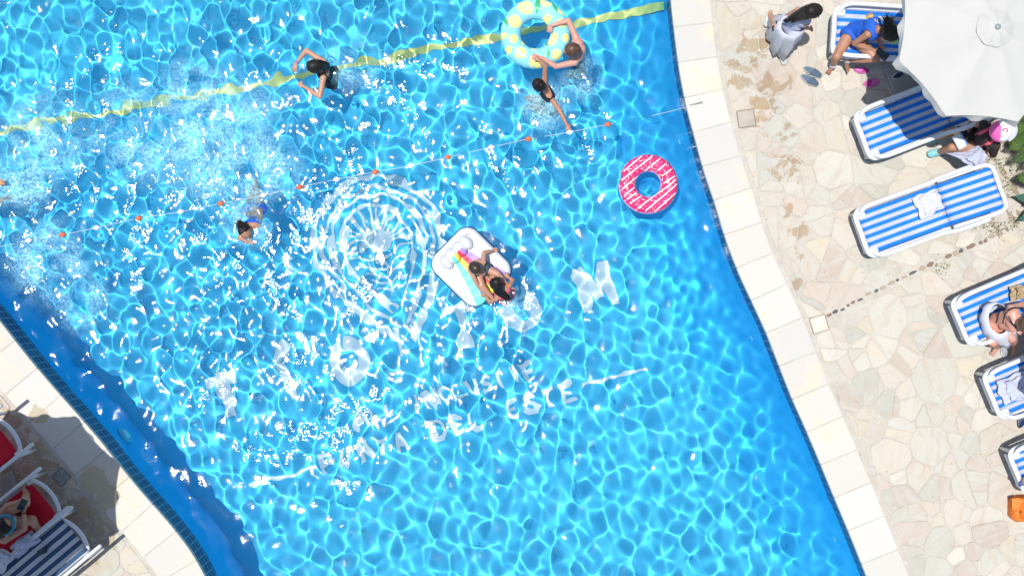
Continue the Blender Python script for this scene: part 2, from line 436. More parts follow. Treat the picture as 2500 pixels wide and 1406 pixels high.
SOIL = [W(x, y, .14).xy for x, y in ((2352, 402), (2380, 470), (2402, 566), (2432, 600), (2462, 566), (2512, 548), (2800, 470), (2900, -100), (2560, -260), (2420, 100), (2408, 300))]
SOIL = [Vector((p.x, p.y)) for p in SOIL]
def inside(p, poly):
    c = False; n = len(poly); j = n - 1
    for i in range(n):
        a, b = poly[i], poly[j]
        if (a.y > p.y) != (b.y > p.y) and p.x < (b.x - a.x) * (p.y - a.y) / (b.y - a.y) + a.x: c = not c
        j = i
    return c

def clip(poly, pt, nrm):                    # keep the side where (p - pt).nrm <= 0
    out = []
    for i in range(len(poly)):
        a = poly[i]; b = poly[(i + 1) % len(poly)]
        da = (a - pt).dot(nrm); db = (b - pt).dot(nrm)
        if da <= 0: out.append(a)
        if (da < 0) != (db < 0) and abs(da - db) > 1e-9: out.append(a + (b - a) * (da / (da - db)))
    return out

PEB0 = W(2006, 781, .14).xy; PEB1 = W(2440, 570, .14).xy
def flagstones():
    random.seed(77)
    sites = []
    def try_add(x, y, r):
        for (a, b, q) in sites:
            if (a - x) ** 2 + (b - y) ** 2 < (r + q) ** 2 * .62: return
        sites.append((x, y, r))
    dom = ((2.0, 8.2, -4.6, 4.6), (-8.6, -3.2, -5.0, 0.2))
    for (x0, x1, y0, y1) in dom:
        A = (x1 - x0) * (y1 - y0)
        for r, dens in ((.30, 2.2), (.24, 5), (.18, 12), (.12, 36), (.075, 40)):
            for _ in range(int(A * dens)): try_add(random.uniform(x0, x1), random.uniform(y0, y1), r * random.uniform(.85, 1.15))
    mb = MB(); tint = []
    palette = [((.55, .505, .435), 5), ((.53, .465, .40), 4), ((.50, .49, .435), 3), ((.57, .545, .48), 4), ((.51, .445, .39), 2), ((.55, .50, .405), 2), ((.47, .465, .42), 1)]
    pal = [c for c, w in palette for _ in range(w)]
    rcv = [Vector((p.x, p.y)) for p in offset_curve(rc, CW['r'] + .055)]; lcv = [Vector((p.x, p.y)) for p in offset_curve(lc, -(CW['l'] + .05))]
    S = np.array(sites)
    for (x, y, r) in sites:
        c = Vector((x, y)); R = .9
        poly = [Vector((x - R, y - R)), Vector((x + R, y - R)), Vector((x + R, y + R)), Vector((x - R, y + R))]
        d2 = (S[:, 0] - x) ** 2 + (S[:, 1] - y) ** 2
        for j in np.argsort(d2)[1:26]:
            q = Vector(S[j, :2]); rr = S[j, 2]; d = (q - c).length
            t = (d * d + (r * r - rr * rr) * .55) / (2 * d)
            n = (q - c).normalized(); g = random.uniform(.003, .009)
            poly = clip(poly, c + n * (t - g), n)
            if len(poly) < 3: break
        if len(poly) < 3: continue
        cv, sg = (rcv, 1) if x > 0 else (lcv, -1)
        for it in range(3):
            bad = [(p, min(range(len(cv)), key=lambda k: (cv[k] - p).length_squared)) for p in poly]
            done = True
            for p, k in bad:
                t = (cv[min(k + 1, len(cv) - 1)] - cv[max(k - 1, 0)]).normalized()
                nrm = -Vector((-t.y, t.x)) * sg
                if (p - cv[k]).dot(nrm) > .004:
                    poly = clip(poly, cv[k], nrm); done = False; break
            if done or len(poly) < 3: break
        if len(poly) < 3: continue
        # keep the row of small inlaid stones free
        e = (PEB1 - PEB0).normalized(); nn = Vector((-e.y, e.x)); u = (c - PEB0).dot(e); w = (c - PEB0).dot(nn)
        if -.1 < u < (PEB1 - PEB0).length + .1 and abs(w) < .7:
            poly = clip(poly, PEB0 + nn * (.03 if w > 0 else -.03), -nn if w > 0 else nn)
            if len(poly) < 3: continue
        area = abs(sum(poly[i].x * poly[(i + 1) % len(poly)].y - poly[(i + 1) % len(poly)].x * poly[i].y for i in range(len(poly)))) / 2
        cc = sum(poly, Vector((0, 0))) / len(poly)
        if area < .0015 or inside(cc, SOIL): continue
        if cc.y > 5.2 or cc.y < -5.2: continue
        pieces = [poly]
        if area > .05 and random.random() < .6:
            th = random.uniform(0, math.pi); nn_ = Vector((math.cos(th), math.sin(th))); o_ = cc + nn_ * random.uniform(-.05, .05); g = random.uniform(.004, .009)
            pa, pb = clip(poly, o_ - nn_ * g, nn_), clip(poly, o_ + nn_ * g, -nn_)
            pieces = [p_ for p_ in (pa, pb) if len(p_) >= 3]
            big = max(pieces, key=len)
            if area > .12 and random.random() < .6:
                c2 = sum(big, Vector((0, 0))) / len(big); n2_ = Vector((-nn_.y, nn_.x)); n2_ = (n2_ + nn_ * random.uniform(-.6, .6)).normalized()
                pieces.remove(big); pieces += [p_ for p_ in (clip(big, c2 - n2_ * g, n2_), clip(big, c2 + n2_ * g, -n2_)) if len(p_) >= 3]
        for poly in pieces:
            cc = sum(poly, Vector((0, 0))) / len(poly)
            # drop tiny edges, roughen and round
            pts = []
            for i, p in enumerate(poly):
                q = poly[(i + 1) % len(poly)]; L = (q - p).length
                if L < .012: continue
                k = max(2, int(L / .035))
                for a in range(k):
                    t = (a + .5) / k * .94 + .03
                    o = Vector((-(q - p).y, (q - p).x)).normalized() * random.gauss(0, .0022)
                    pts.append(p.lerp(q, t) + o)
            if len(pts) < 4: continue
            zt = .14 + random.gauss(0, .0022)
            tx, ty = random.gauss(0, .006), random.gauss(0, .006)
            def ring(ins, z):
                out = []
                for p in pts:
                    d = (cc - p); L = d.length
                    q = p + d * min(ins / max(L, 1e-3), .5)
                    out.append(Vector((q.x, q.y, z + (q.x - cc.x) * tx + (q.y - cc.y) * ty)))
                return out
            k0 = len(mb.v)
            mb.loft([ring(0, .12), ring(0, zt - .004), ring(.005, zt)], True)
            col = random.choice(pal); g = random.uniform(.84, .98)
            tint += [(col[0] * g, col[1] * g * .985, col[2] * g * .95, random.random())] * (len(mb.v) - k0)
    m = bpy.data.materials.new('flagstone'); m.use_nodes = True; t = m.node_tree; b = t.nodes['Principled BSDF']
    fp, op = flat_pos(t)
    at = N(t, 'ShaderNodeAttribute', attribute_name='tint')
    rot = N(t, 'ShaderNodeVectorRotate', rotation_type='Z_AXIS'); t.links.new(op, rot.inputs['Vector'])
    t.links.new(mathn(t, 'MULTIPLY', at.outputs['Alpha'], 6.28), rot.inputs['Angle'])
    sc_ = N(t, 'ShaderNodeVectorMath', operation='MULTIPLY'); t.links.new(rot.outputs[0], sc_.inputs[0]); sc_.inputs[1].default_value = (1, 3.2, 1)
    n1 = noise(t, sc_.outputs[0], 2.6, 6, .62, .8)
    c = mixc(t, rng_map(t, n1, .48, .75, 0, .6), at.outputs['Color'], (.42, .33, .26))
    n0 = noise(t, sc_.outputs[0], 3.7, 5, .6, .4)
    c = mixc(t, rng_map(t, n0, .35, .55, .55, 0), c, (.50, .49, .445))
    n2 = noise(t, sc_.outputs[0], 11, 7, .7, .3); c = mixc(t, rng_map(t, n2, .60, .74, 0, .55), c, (.34, .265, .20))
    n5 = noise(t, op, 1.7, 5, .65); c = mixc(t, rng_map(t, n5, .62, .7, 0, .4), c, (.45, .36, .255))
    vo = N(t, 'ShaderNodeTexVoronoi'); vo.inputs['Scale'].default_value = 13; t.links.new(op, vo.inputs['Vector'])
    sel = N(t, 'ShaderNodeSeparateColor'); t.links.new(vo.outputs['Color'], sel.inputs[0])
    pits = mathn(t, 'MULTIPLY', rng_map(t, vo.outputs['Distance'], .07, .14, 1, 0), rng_map(t, sel.outputs[0], .84, .86))
    c = mixc(t, mathn(t, 'MULTIPLY', pits, .75), c, (.20, .14, .10))
    # water dripped and trodden onto the stones
    pts = [(1850, 120, .5), (1800, 190, .45), (1880, 200, .5), (1860, 260, .4), (1905, 330, .4), (1912, 400, .4), (1935, 420, .3), (1930, 510, .35), (1945, 560, .33), (1950, 620, .25), (1955, 690, .22)]
    wd = blobs(t, fp, [(*W(a, b_, .14)[:2], r) for a, b_, r in pts])
    n3 = noise(t, op, 5.5, 7, .62, .5)
    wet = rng_map(t, mathn(t, 'ADD', mathn(t, 'MULTIPLY', wd, .36), mathn(t, 'MULTIPLY', n3, -1.0)), -.46, -.39, 1, 0)
    pts2 = [(90, 1180, .8), (200, 1270, .7), (30, 1150, .8), (120, 1100, .6), (230, 1300, .5), (60, 1040, .6)]
    wd2 = blobs(t, fp, [(*W(a, b_, .14)[:2], r) for a, b_, r in pts2])
    wet2 = mathn(t, 'MULTIPLY', rng_map(t, mathn(t, 'ADD', mathn(t, 'MULTIPLY', wd2, .3), mathn(t, 'MULTIPLY', n3, -1.0)), -.42, -.33, 1, 0), .8)
    wet = mathn(t, 'MAXIMUM', wet, wet2)
    cw = mixc(t, 1.0, c, (.74, .62, .49), 'MULTIPLY')
    c = mixc(t, wet, c, cw)
    t.links.new(c, b.inputs['Base Color']); t.links.new(rng_map(t, wet, 0, 1, .88, .45), b.inputs['Roughness']); b.inputs['Specular IOR Level'].default_value = .2
    bp = N(t, 'ShaderNodeBump'); bp.inputs['Distance'].default_value = .008; bp.inputs['Strength'].default_value = .7
    t.links.new(n2, bp.inputs['Height']); t.links.new(bp.outputs[0], b.inputs['Normal'])
    o = mb.build('crazy_paving', m, smooth=False)
    ca = o.data.color_attributes.new('tint', 'FLOAT_COLOR', 'POINT'); ca.data.foreach_set('color', np.array(tint, 'f').ravel())
    tag(o, kind='structure')
    return m
FLAG = flagstones()

# row of small dark stones set in the paving, square cover stones
def pebble_row():
    random.seed(9); mb = MB(); mats = [mat('inlay_slate', (.10, .10, .11), .8, .2), mat('inlay_brown', (.22, .15, .12), .8, .2), mat('inlay_tan', (.36, .29, .23), .8, .2), mat('inlay_pale', (.5, .46, .4), .8, .2)]
    e = (PEB1 - PEB0); L = e.length; e.normalize(); nn = Vector((-e.y, e.x)); u = .0
    while u < L:
        a = random.uniform(.02, .055) * (1.3 if u > L * .45 else 1); w = random.uniform(.014, .026) * (1.5 if u > L * .55 else 1)
        c = PEB0 + e * (u + a) + nn * (random.gauss(0, .006) + .03 * math.sin(u * 1.4)); k = random.randint(5, 7)
        ring = []
        for i in range(k):
            t = 2 * math.pi * i / k + random.uniform(-.3, .3)
            ring.append(c + e * (math.cos(t) * a) + nn * (math.sin(t) * w))
        mi = random.choice([0, 1, 1, 2, 2, 3]) if u > L * .1 else random.choice([0, 0, 1])
        mb.loft([[Vector((p.x, p.y, .12)) for p in ring], [Vector((p.x, p.y, .139)) for p in ring], [Vector((c.x + (p.x - c.x) * .8, c.y + (p.y - c.y) * .8, .143)) for p in ring]], True, mi)
        u += 2 * a + random.uniform(.004, .03)
    tag(mb.build('paving_stone_inlay', mats, smooth=False), kind='structure')
pebble_row()
def cover(px, py, size, rz, material, label):
    p = W(px, py, .14); mb = MB(); mb.box((0, 0, .0), (size, size, .03), bev=.004); r = empty('access_cover', (p.x, p.y, .1365), rz, label, 'access cover')
    mb.build('lid', material, r); m2 = MB()
    for k in range(4):
        a = k * math.pi / 2; m2.box((math.cos(a) * (size / 2 + .005), math.sin(a) * (size / 2 + .005), .0), (size if k % 2 else .006, .006 if k % 2 else size, .028))
    m2.build('frame', mat('cover_frame', (.26, .22, .18), .8, .2), r, smooth=False)
cover(2000, 791, .185, math.radians(17), mat('cover_cream', (.66, .60, .49), .8, .2, noise=(12, (.58, .52, .42), .7)), 'small cream square cover stone where the dark pebble line begins')
cover(150, 1164, .16, math.radians(45), mat('cover_grey', (.30, .32, .30), .8, .2, noise=(40, (.18, .19, .18), .9)), 'grey granite square drain cover in the shade near the red lounger')
cover(1822, 290, .20, math.radians(9), mat('cover_stone', (.44, .39, .33), .85, .2, noise=(9, (.40, .34, .28), .8)), 'square stone-coloured access cover set in the paving beside the coping')

# soil bed
def soil():
    m = bpy.data.materials.new('dry_soil'); m.use_nodes = True; t = m.node_tree; b = t.nodes['Principled BSDF']
    fp, op = flat_pos(t)
    c = mixc(t, rng_map(t, noise(t, op, 5, 7, .7), .3, .7), (.30, .245, .18), (.42, .36, .285))
    c = mixc(t, rng_map(t, noise(t, op, 40, 4, .7), .55, .8, 0, .7), c, (.2, .15, .1))
    c = mixc(t, rng_map(t, noise(t, op, 3.2, 5, .7), .56, .66, 0, .45), c, (.16, .2, .07))
    t.links.new(c, b.inputs['Base Color']); b.inputs['Roughness'].default_value = 1; b.inputs['Specular IOR Level'].default_value = 0
    bp = N(t, 'ShaderNodeBump'); bp.inputs['Distance'].default_value = .03; t.links.new(noise(t, op, 14, 6, .7), bp.inputs['Height']); t.links.new(bp.outputs[0], b.inputs['Normal'])
    vs = []; fs = []
    n = 140; x0, x1, y0, y1 = 4.9, 8.6, -.6, 5.0
    st = (x1 - x0) / n; ny = int((y1 - y0) / st)
    idx = {}
    for j in range(ny + 1):
        for i in range(n + 1):
            x = x0 + i * st; y = y0 + j * st
            idx[i, j] = len(vs); vs.append((x, y, .131 + .004 * math.sin(x * 21) * math.sin(y * 17) + .003 * math.sin(x * 47 + y * 31)))
    for j in range(ny):
        for i in range(n):
            c_ = Vector((x0 + (i + .5) * st, y0 + (j + .5) * st))
            if inside(c_, SOIL): fs.append((idx[i, j], idx[i + 1, j], idx[i + 1, j + 1], idx[i, j + 1]))
    mb = MB(); mb.add(vs, fs); tag(mb.build('soil_ground', m), kind='structure')
    # weeds
    random.seed(3); mb = MB()
    for _ in range(520):
        q = random.choice([(2395, 545), (2430, 560), (2440, 395), (2470, 420), (2452, 455), (2430, 480), (2380, 398), (2480, 540), (2300, 650)])
        x = q[0] + random.gauss(0, 13); y = q[1] + random.gauss(0, 11); p = W(x, y, .14)
        a = random.uniform(0, 6.28); L = random.uniform(.01, .035); w = L * .25
        d = Vector((math.cos(a), math.sin(a), random.uniform(.2, 1.2))).normalized() * L; s_ = Vector((-math.sin(a), math.cos(a), 0)) * w
        mb.add([p, p + d * .5 + s_, p + d, p + d * .5 - s_], [(0, 1, 2, 3)])
    o = mb.build('weeds', mat('weed_green', (.10, .15, .04), .8, .2, noise=(30, (.2, .2, .08), .8)), smooth=False); tag(o, 'small green weeds growing in the dry soil bed', 'weeds', kind='stuff')
soil()

BASE = WL
# ------------------------------------------------------------------ paint on the pool floor
def ribbon(mb, pts, w, z, mi=0):
    L = []; R = []
    for i, p in enumerate(pts):
        d = (pts[min(i + 1, len(pts) - 1)] - pts[max(i - 1, 0)]).normalized(); n = Vector((-d.y, d.x, 0)) * (w / 2)
        L.append((p.x + n.x, p.y + n.y, z)); R.append((p.x - n.x, p.y - n.y, z))
    n_ = len(pts)
    mb.add(L + R, [(i, n_ + i, n_ + i + 1, i + 1) for i in range(n_ - 1)], mi)
mb = MB(); ribbon(mb, [U(-700, 445, DEPTH), U(0, 322, DEPTH), U(600, 215, DEPTH), U(1100, 112, DEPTH), U(1500, 42, DEPTH), U(1690, -3, DEPTH)], .095, DA + .004)
xw = W(1640, 5, .14 - BASE).x + .02; L_ = []; R_ = []
for d, z in ((.60, DA + .0), (.52, DA + .02), (.36, WL - 1.08), (.20, WL - .85), (.09, WL - .55), (.03, WL - .25), (.012, WL - .06)):
    k_ = (H - WL - (z - WL) / 1.33) / H; x_ = xw - d * 1.3 - .045; px_ = 1250 + x_ * PPM / k_; y = (703 - (42 - (px_ - 1500) * .225)) / PPM * k_
    L_.append((x_, y + .055, z + .022)); R_.append((x_ + .012, y - .055, z + .022))
mb.add(L_ + R_, [(i, i + 1, 8 + i, 7 + i) for i in range(6)])
receiver(tag(mb.build('pool_floor_line', YELLOW_PAINT, smooth=False), kind='structure'))
ROT = math.radians(16.9)
STROKES = {'T': [[(-.32, .5), (.32, .5)], [(0, .5), (0, -.5)]], 'I': [[(0, .5), (0, -.5)]], 'L': [[(-.22, .5), (-.22, -.5), (.28, -.5)]],
           'Í': [[(0, .42), (0, -.5)], [(-.02, .62), (.14, .86)]], 'M': [[(-.38, -.5), (-.34, .5), (0, -.25), (.34, .5), (.38, -.5)]],
           'A': [[(-.34, -.5), (0, .5), (.34, -.5)], [(-.2, -.14), (.2, -.14)]], 'N': [[(-.3, -.5), (-.3, .5), (.3, -.5), (.3, .5)]],
           'V': [[(-.34, .5), (0, -.5), (.34, .5)]], 'E': [[(.28, .5), (-.24, .5), (-.24, -.5), (.28, -.5)], [(-.24, .02), (.2, .02)]],
           'U': [[(-.28, .5), (-.28, -.2), (-.18, -.42), (0, -.5), (.18, -.42), (.28, -.2), (.28, .5)]],
           'P': [[(-.25, -.5), (-.25, .5), (.12, .5), (.27, .38), (.27, .12), (.12, 0), (-.25, 0)]],
           'D': [[(-.28, -.5), (-.28, .5), (.06, .5), (.28, .3), (.28, -.3), (.06, -.5), (-.28, -.5)]],
           'C': [[(.3, .3), (.14, .48), (-.12, .48), (-.32, .2), (-.32, -.2), (-.12, -.48), (.14, -.48), (.3, -.3)]],
           'S': [[(.25, .34), (.08, .5), (-.14, .48), (-.25, .28), (-.14, .08), (.14, -.06), (.26, -.26), (.12, -.48), (-.12, -.5), (-.27, -.34)]],
           'O': [[(.38 * math.cos(t), .47 * math.sin(t)) for t in [math.pi / 2 + 2 * math.pi * .975 * k / 24 for k in range(25)]]]}
LZ = [0.0]
def letter(ch, px, py, size, w=.02):
    p = U(px, py, DEPTH); R = Matrix.Rotation(ROT, 3, 'Z'); q = MB()
    for st in STROKES[ch]:
        for a, b in ([(st[i], st[i + 1]) for i in range(len(st) - 1)] if ch != 'O' else [(None, None)]):
            LZ[0] = (LZ[0] + .0003) % .012
            if a is None: ribbon(q, [R @ Vector((x * size, y * size, 0)) + p for x, y in st], w, DA + .004 + LZ[0]); continue
            A = Vector((a[0] * size, a[1] * size, 0)); B = Vector((b[0] * size, b[1] * size, 0)); d = (B - A).normalized() * w * .3
            ribbon(q, [R @ (A - d) + p, R @ (B + d) + p], w, DA + .004 + LZ[0])
    return q.v, q.f
mb = MB()
for ch, x, y in (('T', 553, 968), ('Í', 700, 925), ('O', 852, 880), ('T', 1130, 797), ('O', 1272, 755), ('M', 1455, 700)):
    mb.add(*letter(ch, x, y, .50, .14))
def line_text(s, x0, y0, x1, y1, size, w):
    n = len(s)
    for i, ch in enumerate(s):
        if ch == ' ': continue
        t = i / (n - 1); mb.add(*letter(ch, x0 + (x1 - x0) * t, y0 + (y1 - y0) * t, size, w))
line_text('ALL INCLUSIVE', 880, 1022, 1290, 905, .20, .052)
line_text('PUNTA DEL ESTE', 800, 1128, 1385, 958, .22, .058)
for a, b in (((615, 1184), (775, 1138)), ((1420, 943), (1580, 895))):
    ribbon(mb, [U(*a, DEPTH), U((a[0] + b[0]) / 2, (a[1] + b[1]) / 2, DEPTH), U(*b, DEPTH)], .045, DA + .004)
receiver(tag(mb.build('pool_floor_lettering', WHITE_PAINT, smooth=False), kind='structure'))
mb = MB()
cx, cy = 922, 592
ax = Vector((math.sin(ROT), math.cos(ROT))); bx = Vector((math.cos(ROT), -math.sin(ROT)))     # down, right (photo pixels)
def tp(a, d): q = Vector((cx, cy)) + bx * a + ax * d; return U(q.x, q.y, DEPTH)
def teardrop(a, b, L, cut=1.0):
    pts = []
    for i in range(41):
        s = cut * (1 - i / 40); pts.append(tp(-a * (1 - s ** 1.75), L * s))
    for i in range(1, 40):
        t = math.pi * i / 40; pts.append(tp(-a * math.cos(t), -b * math.sin(t)))
    for i in range(41):
        s = cut * i / 40; pts.append(tp(a * (1 - s ** 1.75), L * s))
    return pts
for k, (a, b, L, w) in enumerate(((155, 158, 262, .065), (134, 137, 268, .05), (112, 118, 225, .055), (84, 90, 175, .05))):
    ribbon(mb, teardrop(a, b, L, .965 if k != 1 else .9), w, DA + .004 + .0004 * k)
for i in range(13):
    t = math.radians(-4 + i * 188 / 12); ribbon(mb, [tp(-24 * math.cos(t), -24 * math.sin(t)), tp(-82 * math.cos(t), -84 * math.sin(t))], .036, DA + .0055)
for d, hw in ((35, 74), (58, 66), (80, 56), (101, 46), (121, 36)):
    ribbon(mb, [tp(-hw, d - 14), tp(0, d + 6), tp(hw, d - 14)], .03, DA + .0061 + d * .000002)
ribbon(mb, [tp(0, 0), tp(0, 130)], .03, DA + .0068)
mb.add(*[(lambda P_: ([tuple(Vector((q.x, q.y, DA + .0075))) for q in P_], [tuple(range(len(P_)))[::-1]]))([tp(25.5 * math.cos(t), 25.5 * math.sin(t)) for t in [2 * math.pi * k / 16 for k in range(16)]])][0])
for s in (-1, 1):
    ribbon(mb, [tp(s * 22, 215), tp(s * 26 + 8, 285)], .05, DA + .0085)
receiver(tag(mb.build('pool_floor_emblem', WHITE_PAINT, smooth=False), kind='structure'))

# ------------------------------------------------------------------ things: rope with floats, pool lights
def lane_rope():
    pts = [(1484, 304), (1391, 323), (1290, 340), (1199, 360), (1094, 384), (1003, 405), (916, 420), (822, 438), (731, 457), (643, 477), (539, 497), (441, 517), (339, 533), (236, 556), (153, 573), (70, 587)]
    root = empty('float_rope', W(836, 440, 0), 0, 'thin white rope strung across the pool with orange and white ball floats', 'rope')
    mb = MB(); path = [W(1697, 255, .39), W(1682, 260, .385), W(1674, 262, .30)] + [W(1600, 281, .004)] + [W(x, y, .004) for x, y in pts] + [W(0, 602, .01), W(-130, 625, .02), W(-230, 640, .30)]
    mb.tube(smooth_path(path, 5), .0024, 6); mb.build('cord', mat('rope_white', (.75, .75, .73), .8, .2), root, True)
    mo = mat('float_orange', (.75, .16, .05), .45, .5, noise=(25, (.55, .09, .03), .9)); mw = mat('float_white', (.78, .78, .76), .4, .5)
    for i, (x, y) in enumerate(pts):
        c = W(x, y, .02); q = MB(); q.ball(c, .034, 14, sc=(1, 1, .85)); o = q.build('float_ball', mo if i % 2 == 0 else mw, root, True)
        q = MB(); d = Vector((.98, .2, 0)); q.tube([c - d * .043, c + d * .043], .014, 8); q.build('collar', mo if i % 2 == 0 else mw, root, True)
    q = MB(); e = W(1697, 255, .39); q.tube([e + Vector((-.06, -.01, 0)), e + Vector((.07, .02, 0))], .008, 8); q.ball(e + Vector((.08, .022, 0)), .013, 8)
    q.build('hook', mat('hook_metal', (.28, .26, .24), .5, .5), root, True)
lane_rope()

def nearest_dir(c, p):
    k = min(range(len(c)), key=lambda i: (c[i] - p).length_squared); t = (c[min(k + 1, len(c) - 1)] - c[max(k - 1, 0)]).normalized()
    return c[k], Vector((-t.y, t.x, 0))
LENS = mat('light_lens', (.55, .75, .85), .3, .5); BEZ = mat('light_bezel', (.10, .50, .66), .5, .3)
for side, px, py, lab in (('l', 285, 1060, 'round turquoise underwater lamp on the shaded side wall of the pool'),
                          ('r', 1670, 335, 'oval white underwater lamp just beyond where the rope meets the coping'),
                          ('r', 1853, 828, 'oval white underwater lamp in the pool wall level with the square cream cover stone'),
                          ('r', 2062, 1322, 'oval white underwater lamp low in the pool wall near the bottom corner of the pool')):
    c = lc if side == 'l' else rc
    z = -.42
    p0, n = nearest_dir(c, W(px, py, 0) if side == 'l' else W(px, py, 0)); n = -n * SIDE[side]          # n points into the water
    b = p0 + n * (-.02); b.z = WL + z
    root = empty('pool_lamp', b, 0, lab, 'pool lamp', 'underwater lamps in the pool walls')
    up = Vector((0, 0, 1)); s = n.cross(up)
    def disc(r, d0, d1, r2):
        return [[b + n * d0 + (s * math.cos(t) + up * math.sin(t)) * r for t in [2 * math.pi * k / 24 for k in range(24)]],
                [b + n * d1 + (s * math.cos(t) + up * math.sin(t)) * r2 for t in [2 * math.pi * k / 24 for k in range(24)]]]
    q = MB(); q.loft(disc(.135, 0, .045, .115)); receiver(q.build('bezel', BEZ, root, True))
    q = MB(); q.loft(disc(.08, .045, .075, .05)); receiver(q.build('lens', LENS, root, True))

# ------------------------------------------------------------------ inflatables
def torus_grid(R, r, bite=None, nu=120, nv=28, wob=0.0):
    vs = []; fs = []
    for i in range(nu):
        a = 2 * math.pi * i / nu
        for j in range(nv):
            b = 2 * math.pi * j / nv
            rr = r * (1 + wob * math.sin(a * 26) * .5)
            p = Vector(((R + rr * math.cos(b)) * math.cos(a), (R + rr * math.cos(b)) * math.sin(a), rr * math.sin(b) * .92))
            if bite:
                for (bx_, by_, br) in bite:
                    d = Vector((p.x - bx_, p.y - by_)); L = d.length
                    if L < br:
                        k = br * .72 + L * .28; d = d.normalized() * k; p.x = bx_ + d.x; p.y = by_ + d.y; p.z *= .9
            vs.append(p)
    for i in range(nu):
        for j in range(nv):
            fs.append((i * nv + j, ((i + 1) % nu) * nv + j, ((i + 1) % nu) * nv + (j + 1) % nv, i * nv + (j + 1) % nv))
    return vs, fs
def tz(R, r, x, y):                          # height of the tube's top at x, y
    d = (math.hypot(x, y) - R) / r
    return math.sqrt(max(0, 1 - d * d)) * r * .92
def on_torus(mb, R, r, pts, lift, mi=0, nsub=5):   # a printed patch that follows the tube: pts is a closed outline around its middle
    c = sum((Vector(p) for p in pts), Vector((0, 0))) / len(pts)
    rings = []
    for k in range(nsub + 1):
        f = k / nsub; ring = []
        for p in pts:
            q = c + (Vector(p) - c) * f; L = q.length
            mx_ = R + r * .985; mn = R - r * .985
            if L > mx_: q = q * (mx_ / L)
            if L < mn: q = q * (mn / max(L, 1e-4))
            z = tz(R, r, q.x, q.y); d = (q.length - R) / r; nrm = q.normalized() * d
            ring.append(Vector((q.x + nrm.x * lift, q.y + nrm.y * lift, z + lift * math.sqrt(max(0.02, 1 - d * d)))))
        rings.append(ring)
    mb.loft(rings[1:], False, mi)
    n = len(pts); mb.add(rings[1], [tuple(range(n))], mi)
def blob_outline(cx, cy, a, b, rot, n=16, point=0.0):
    out = []
    for k in range(n):
        t = 2 * math.pi * k / n; x = a * math.cos(t); y = b * math.sin(t)
        x += point * a * (max(0, math.cos(t)) ** 8 - max(0, -math.cos(t)) ** 8 * .5)
        if point > .5: y *= abs(math.sin(t)) ** .5
        out.append((cx + x * math.cos(rot) - y * math.sin(rot), cy + x * math.sin(rot) + y * math.cos(rot)))
    return out

def vinyl(name, c, c2=None, rough=.30):
    return mat(name, c, rough, .10, noise=(4, c2, .6) if c2 else None)
def lemon_ring():
    cpx, cpy, z = 1307, 84, .07; R, r = .307, .125
    root = empty('swim_ring', W(cpx, cpy, z), 0, 'large pale blue swim ring printed with yellow lemons and green leaves', 'swim ring')
    q = MB(); q.add(*torus_grid(R, r, wob=.03)); q.build('tube', vinyl('ring_turquoise', (.25, .62, .72), (.28, .66, .76)), root)
    my = mat('lemon_yellow', (.80, .76, .20), .25, .5, noise=(3, (.82, .80, .42), .7)); mg = mat('leaf_green', (.06, .42, .16), .3, .4)
    k = H / (H - z - .05) * PPM
    lem = [(1281, 22, 20, 18, -.6), (1333, 9, 14, 15, 1), (1255, 58, 15, 17, 1), (1252, 101, 11, 11, 0), (1270, 136, 14, 14, .5), (1224, 92, 8, 14, 1.5), (1237, 130, 8, 14, 2.3), (1309, 160, 19, 16, -.7),
           (1349, 102, 11, 18, -.5), (1359, 139, 13, 12, .6), (1373, 62, 14, 11, .2), (1382, 98, 9, 11, 0), (1374, 27, 12, 14, .4), (1335, 51, 10, 11, 0), (1279, 108, 8, 7, .6), (1246, 12, 7, 13, -.7), (1303, 124, 7, 5, 0)]
    for (x, y, a, b, ro) in lem:
        m = MB(); on_torus(m, R, r, blob_outline((x - cpx) / k, (cpy - y) / k, a / k, b / k, ro, 20, .12), .0015); m.build('lemon_print', my, root)
    for (x, y, L, ro) in ((1312, 17, 17, 1.45), (1355, 20, 13, 2.0), (1233, 56, 12, 1.95), (1333, 112, 8, 2.6), (1339, 138, 9, 1.5), (1340, 160, 10, 2.5)):
        m = MB(); on_torus(m, R, r, blob_outline((x - cpx) / k, (cpy - y) / k, L / k, L * .38 / k, ro, 20, .6), .003); m.build('leaf_print', mg, root)
lemon_ring()

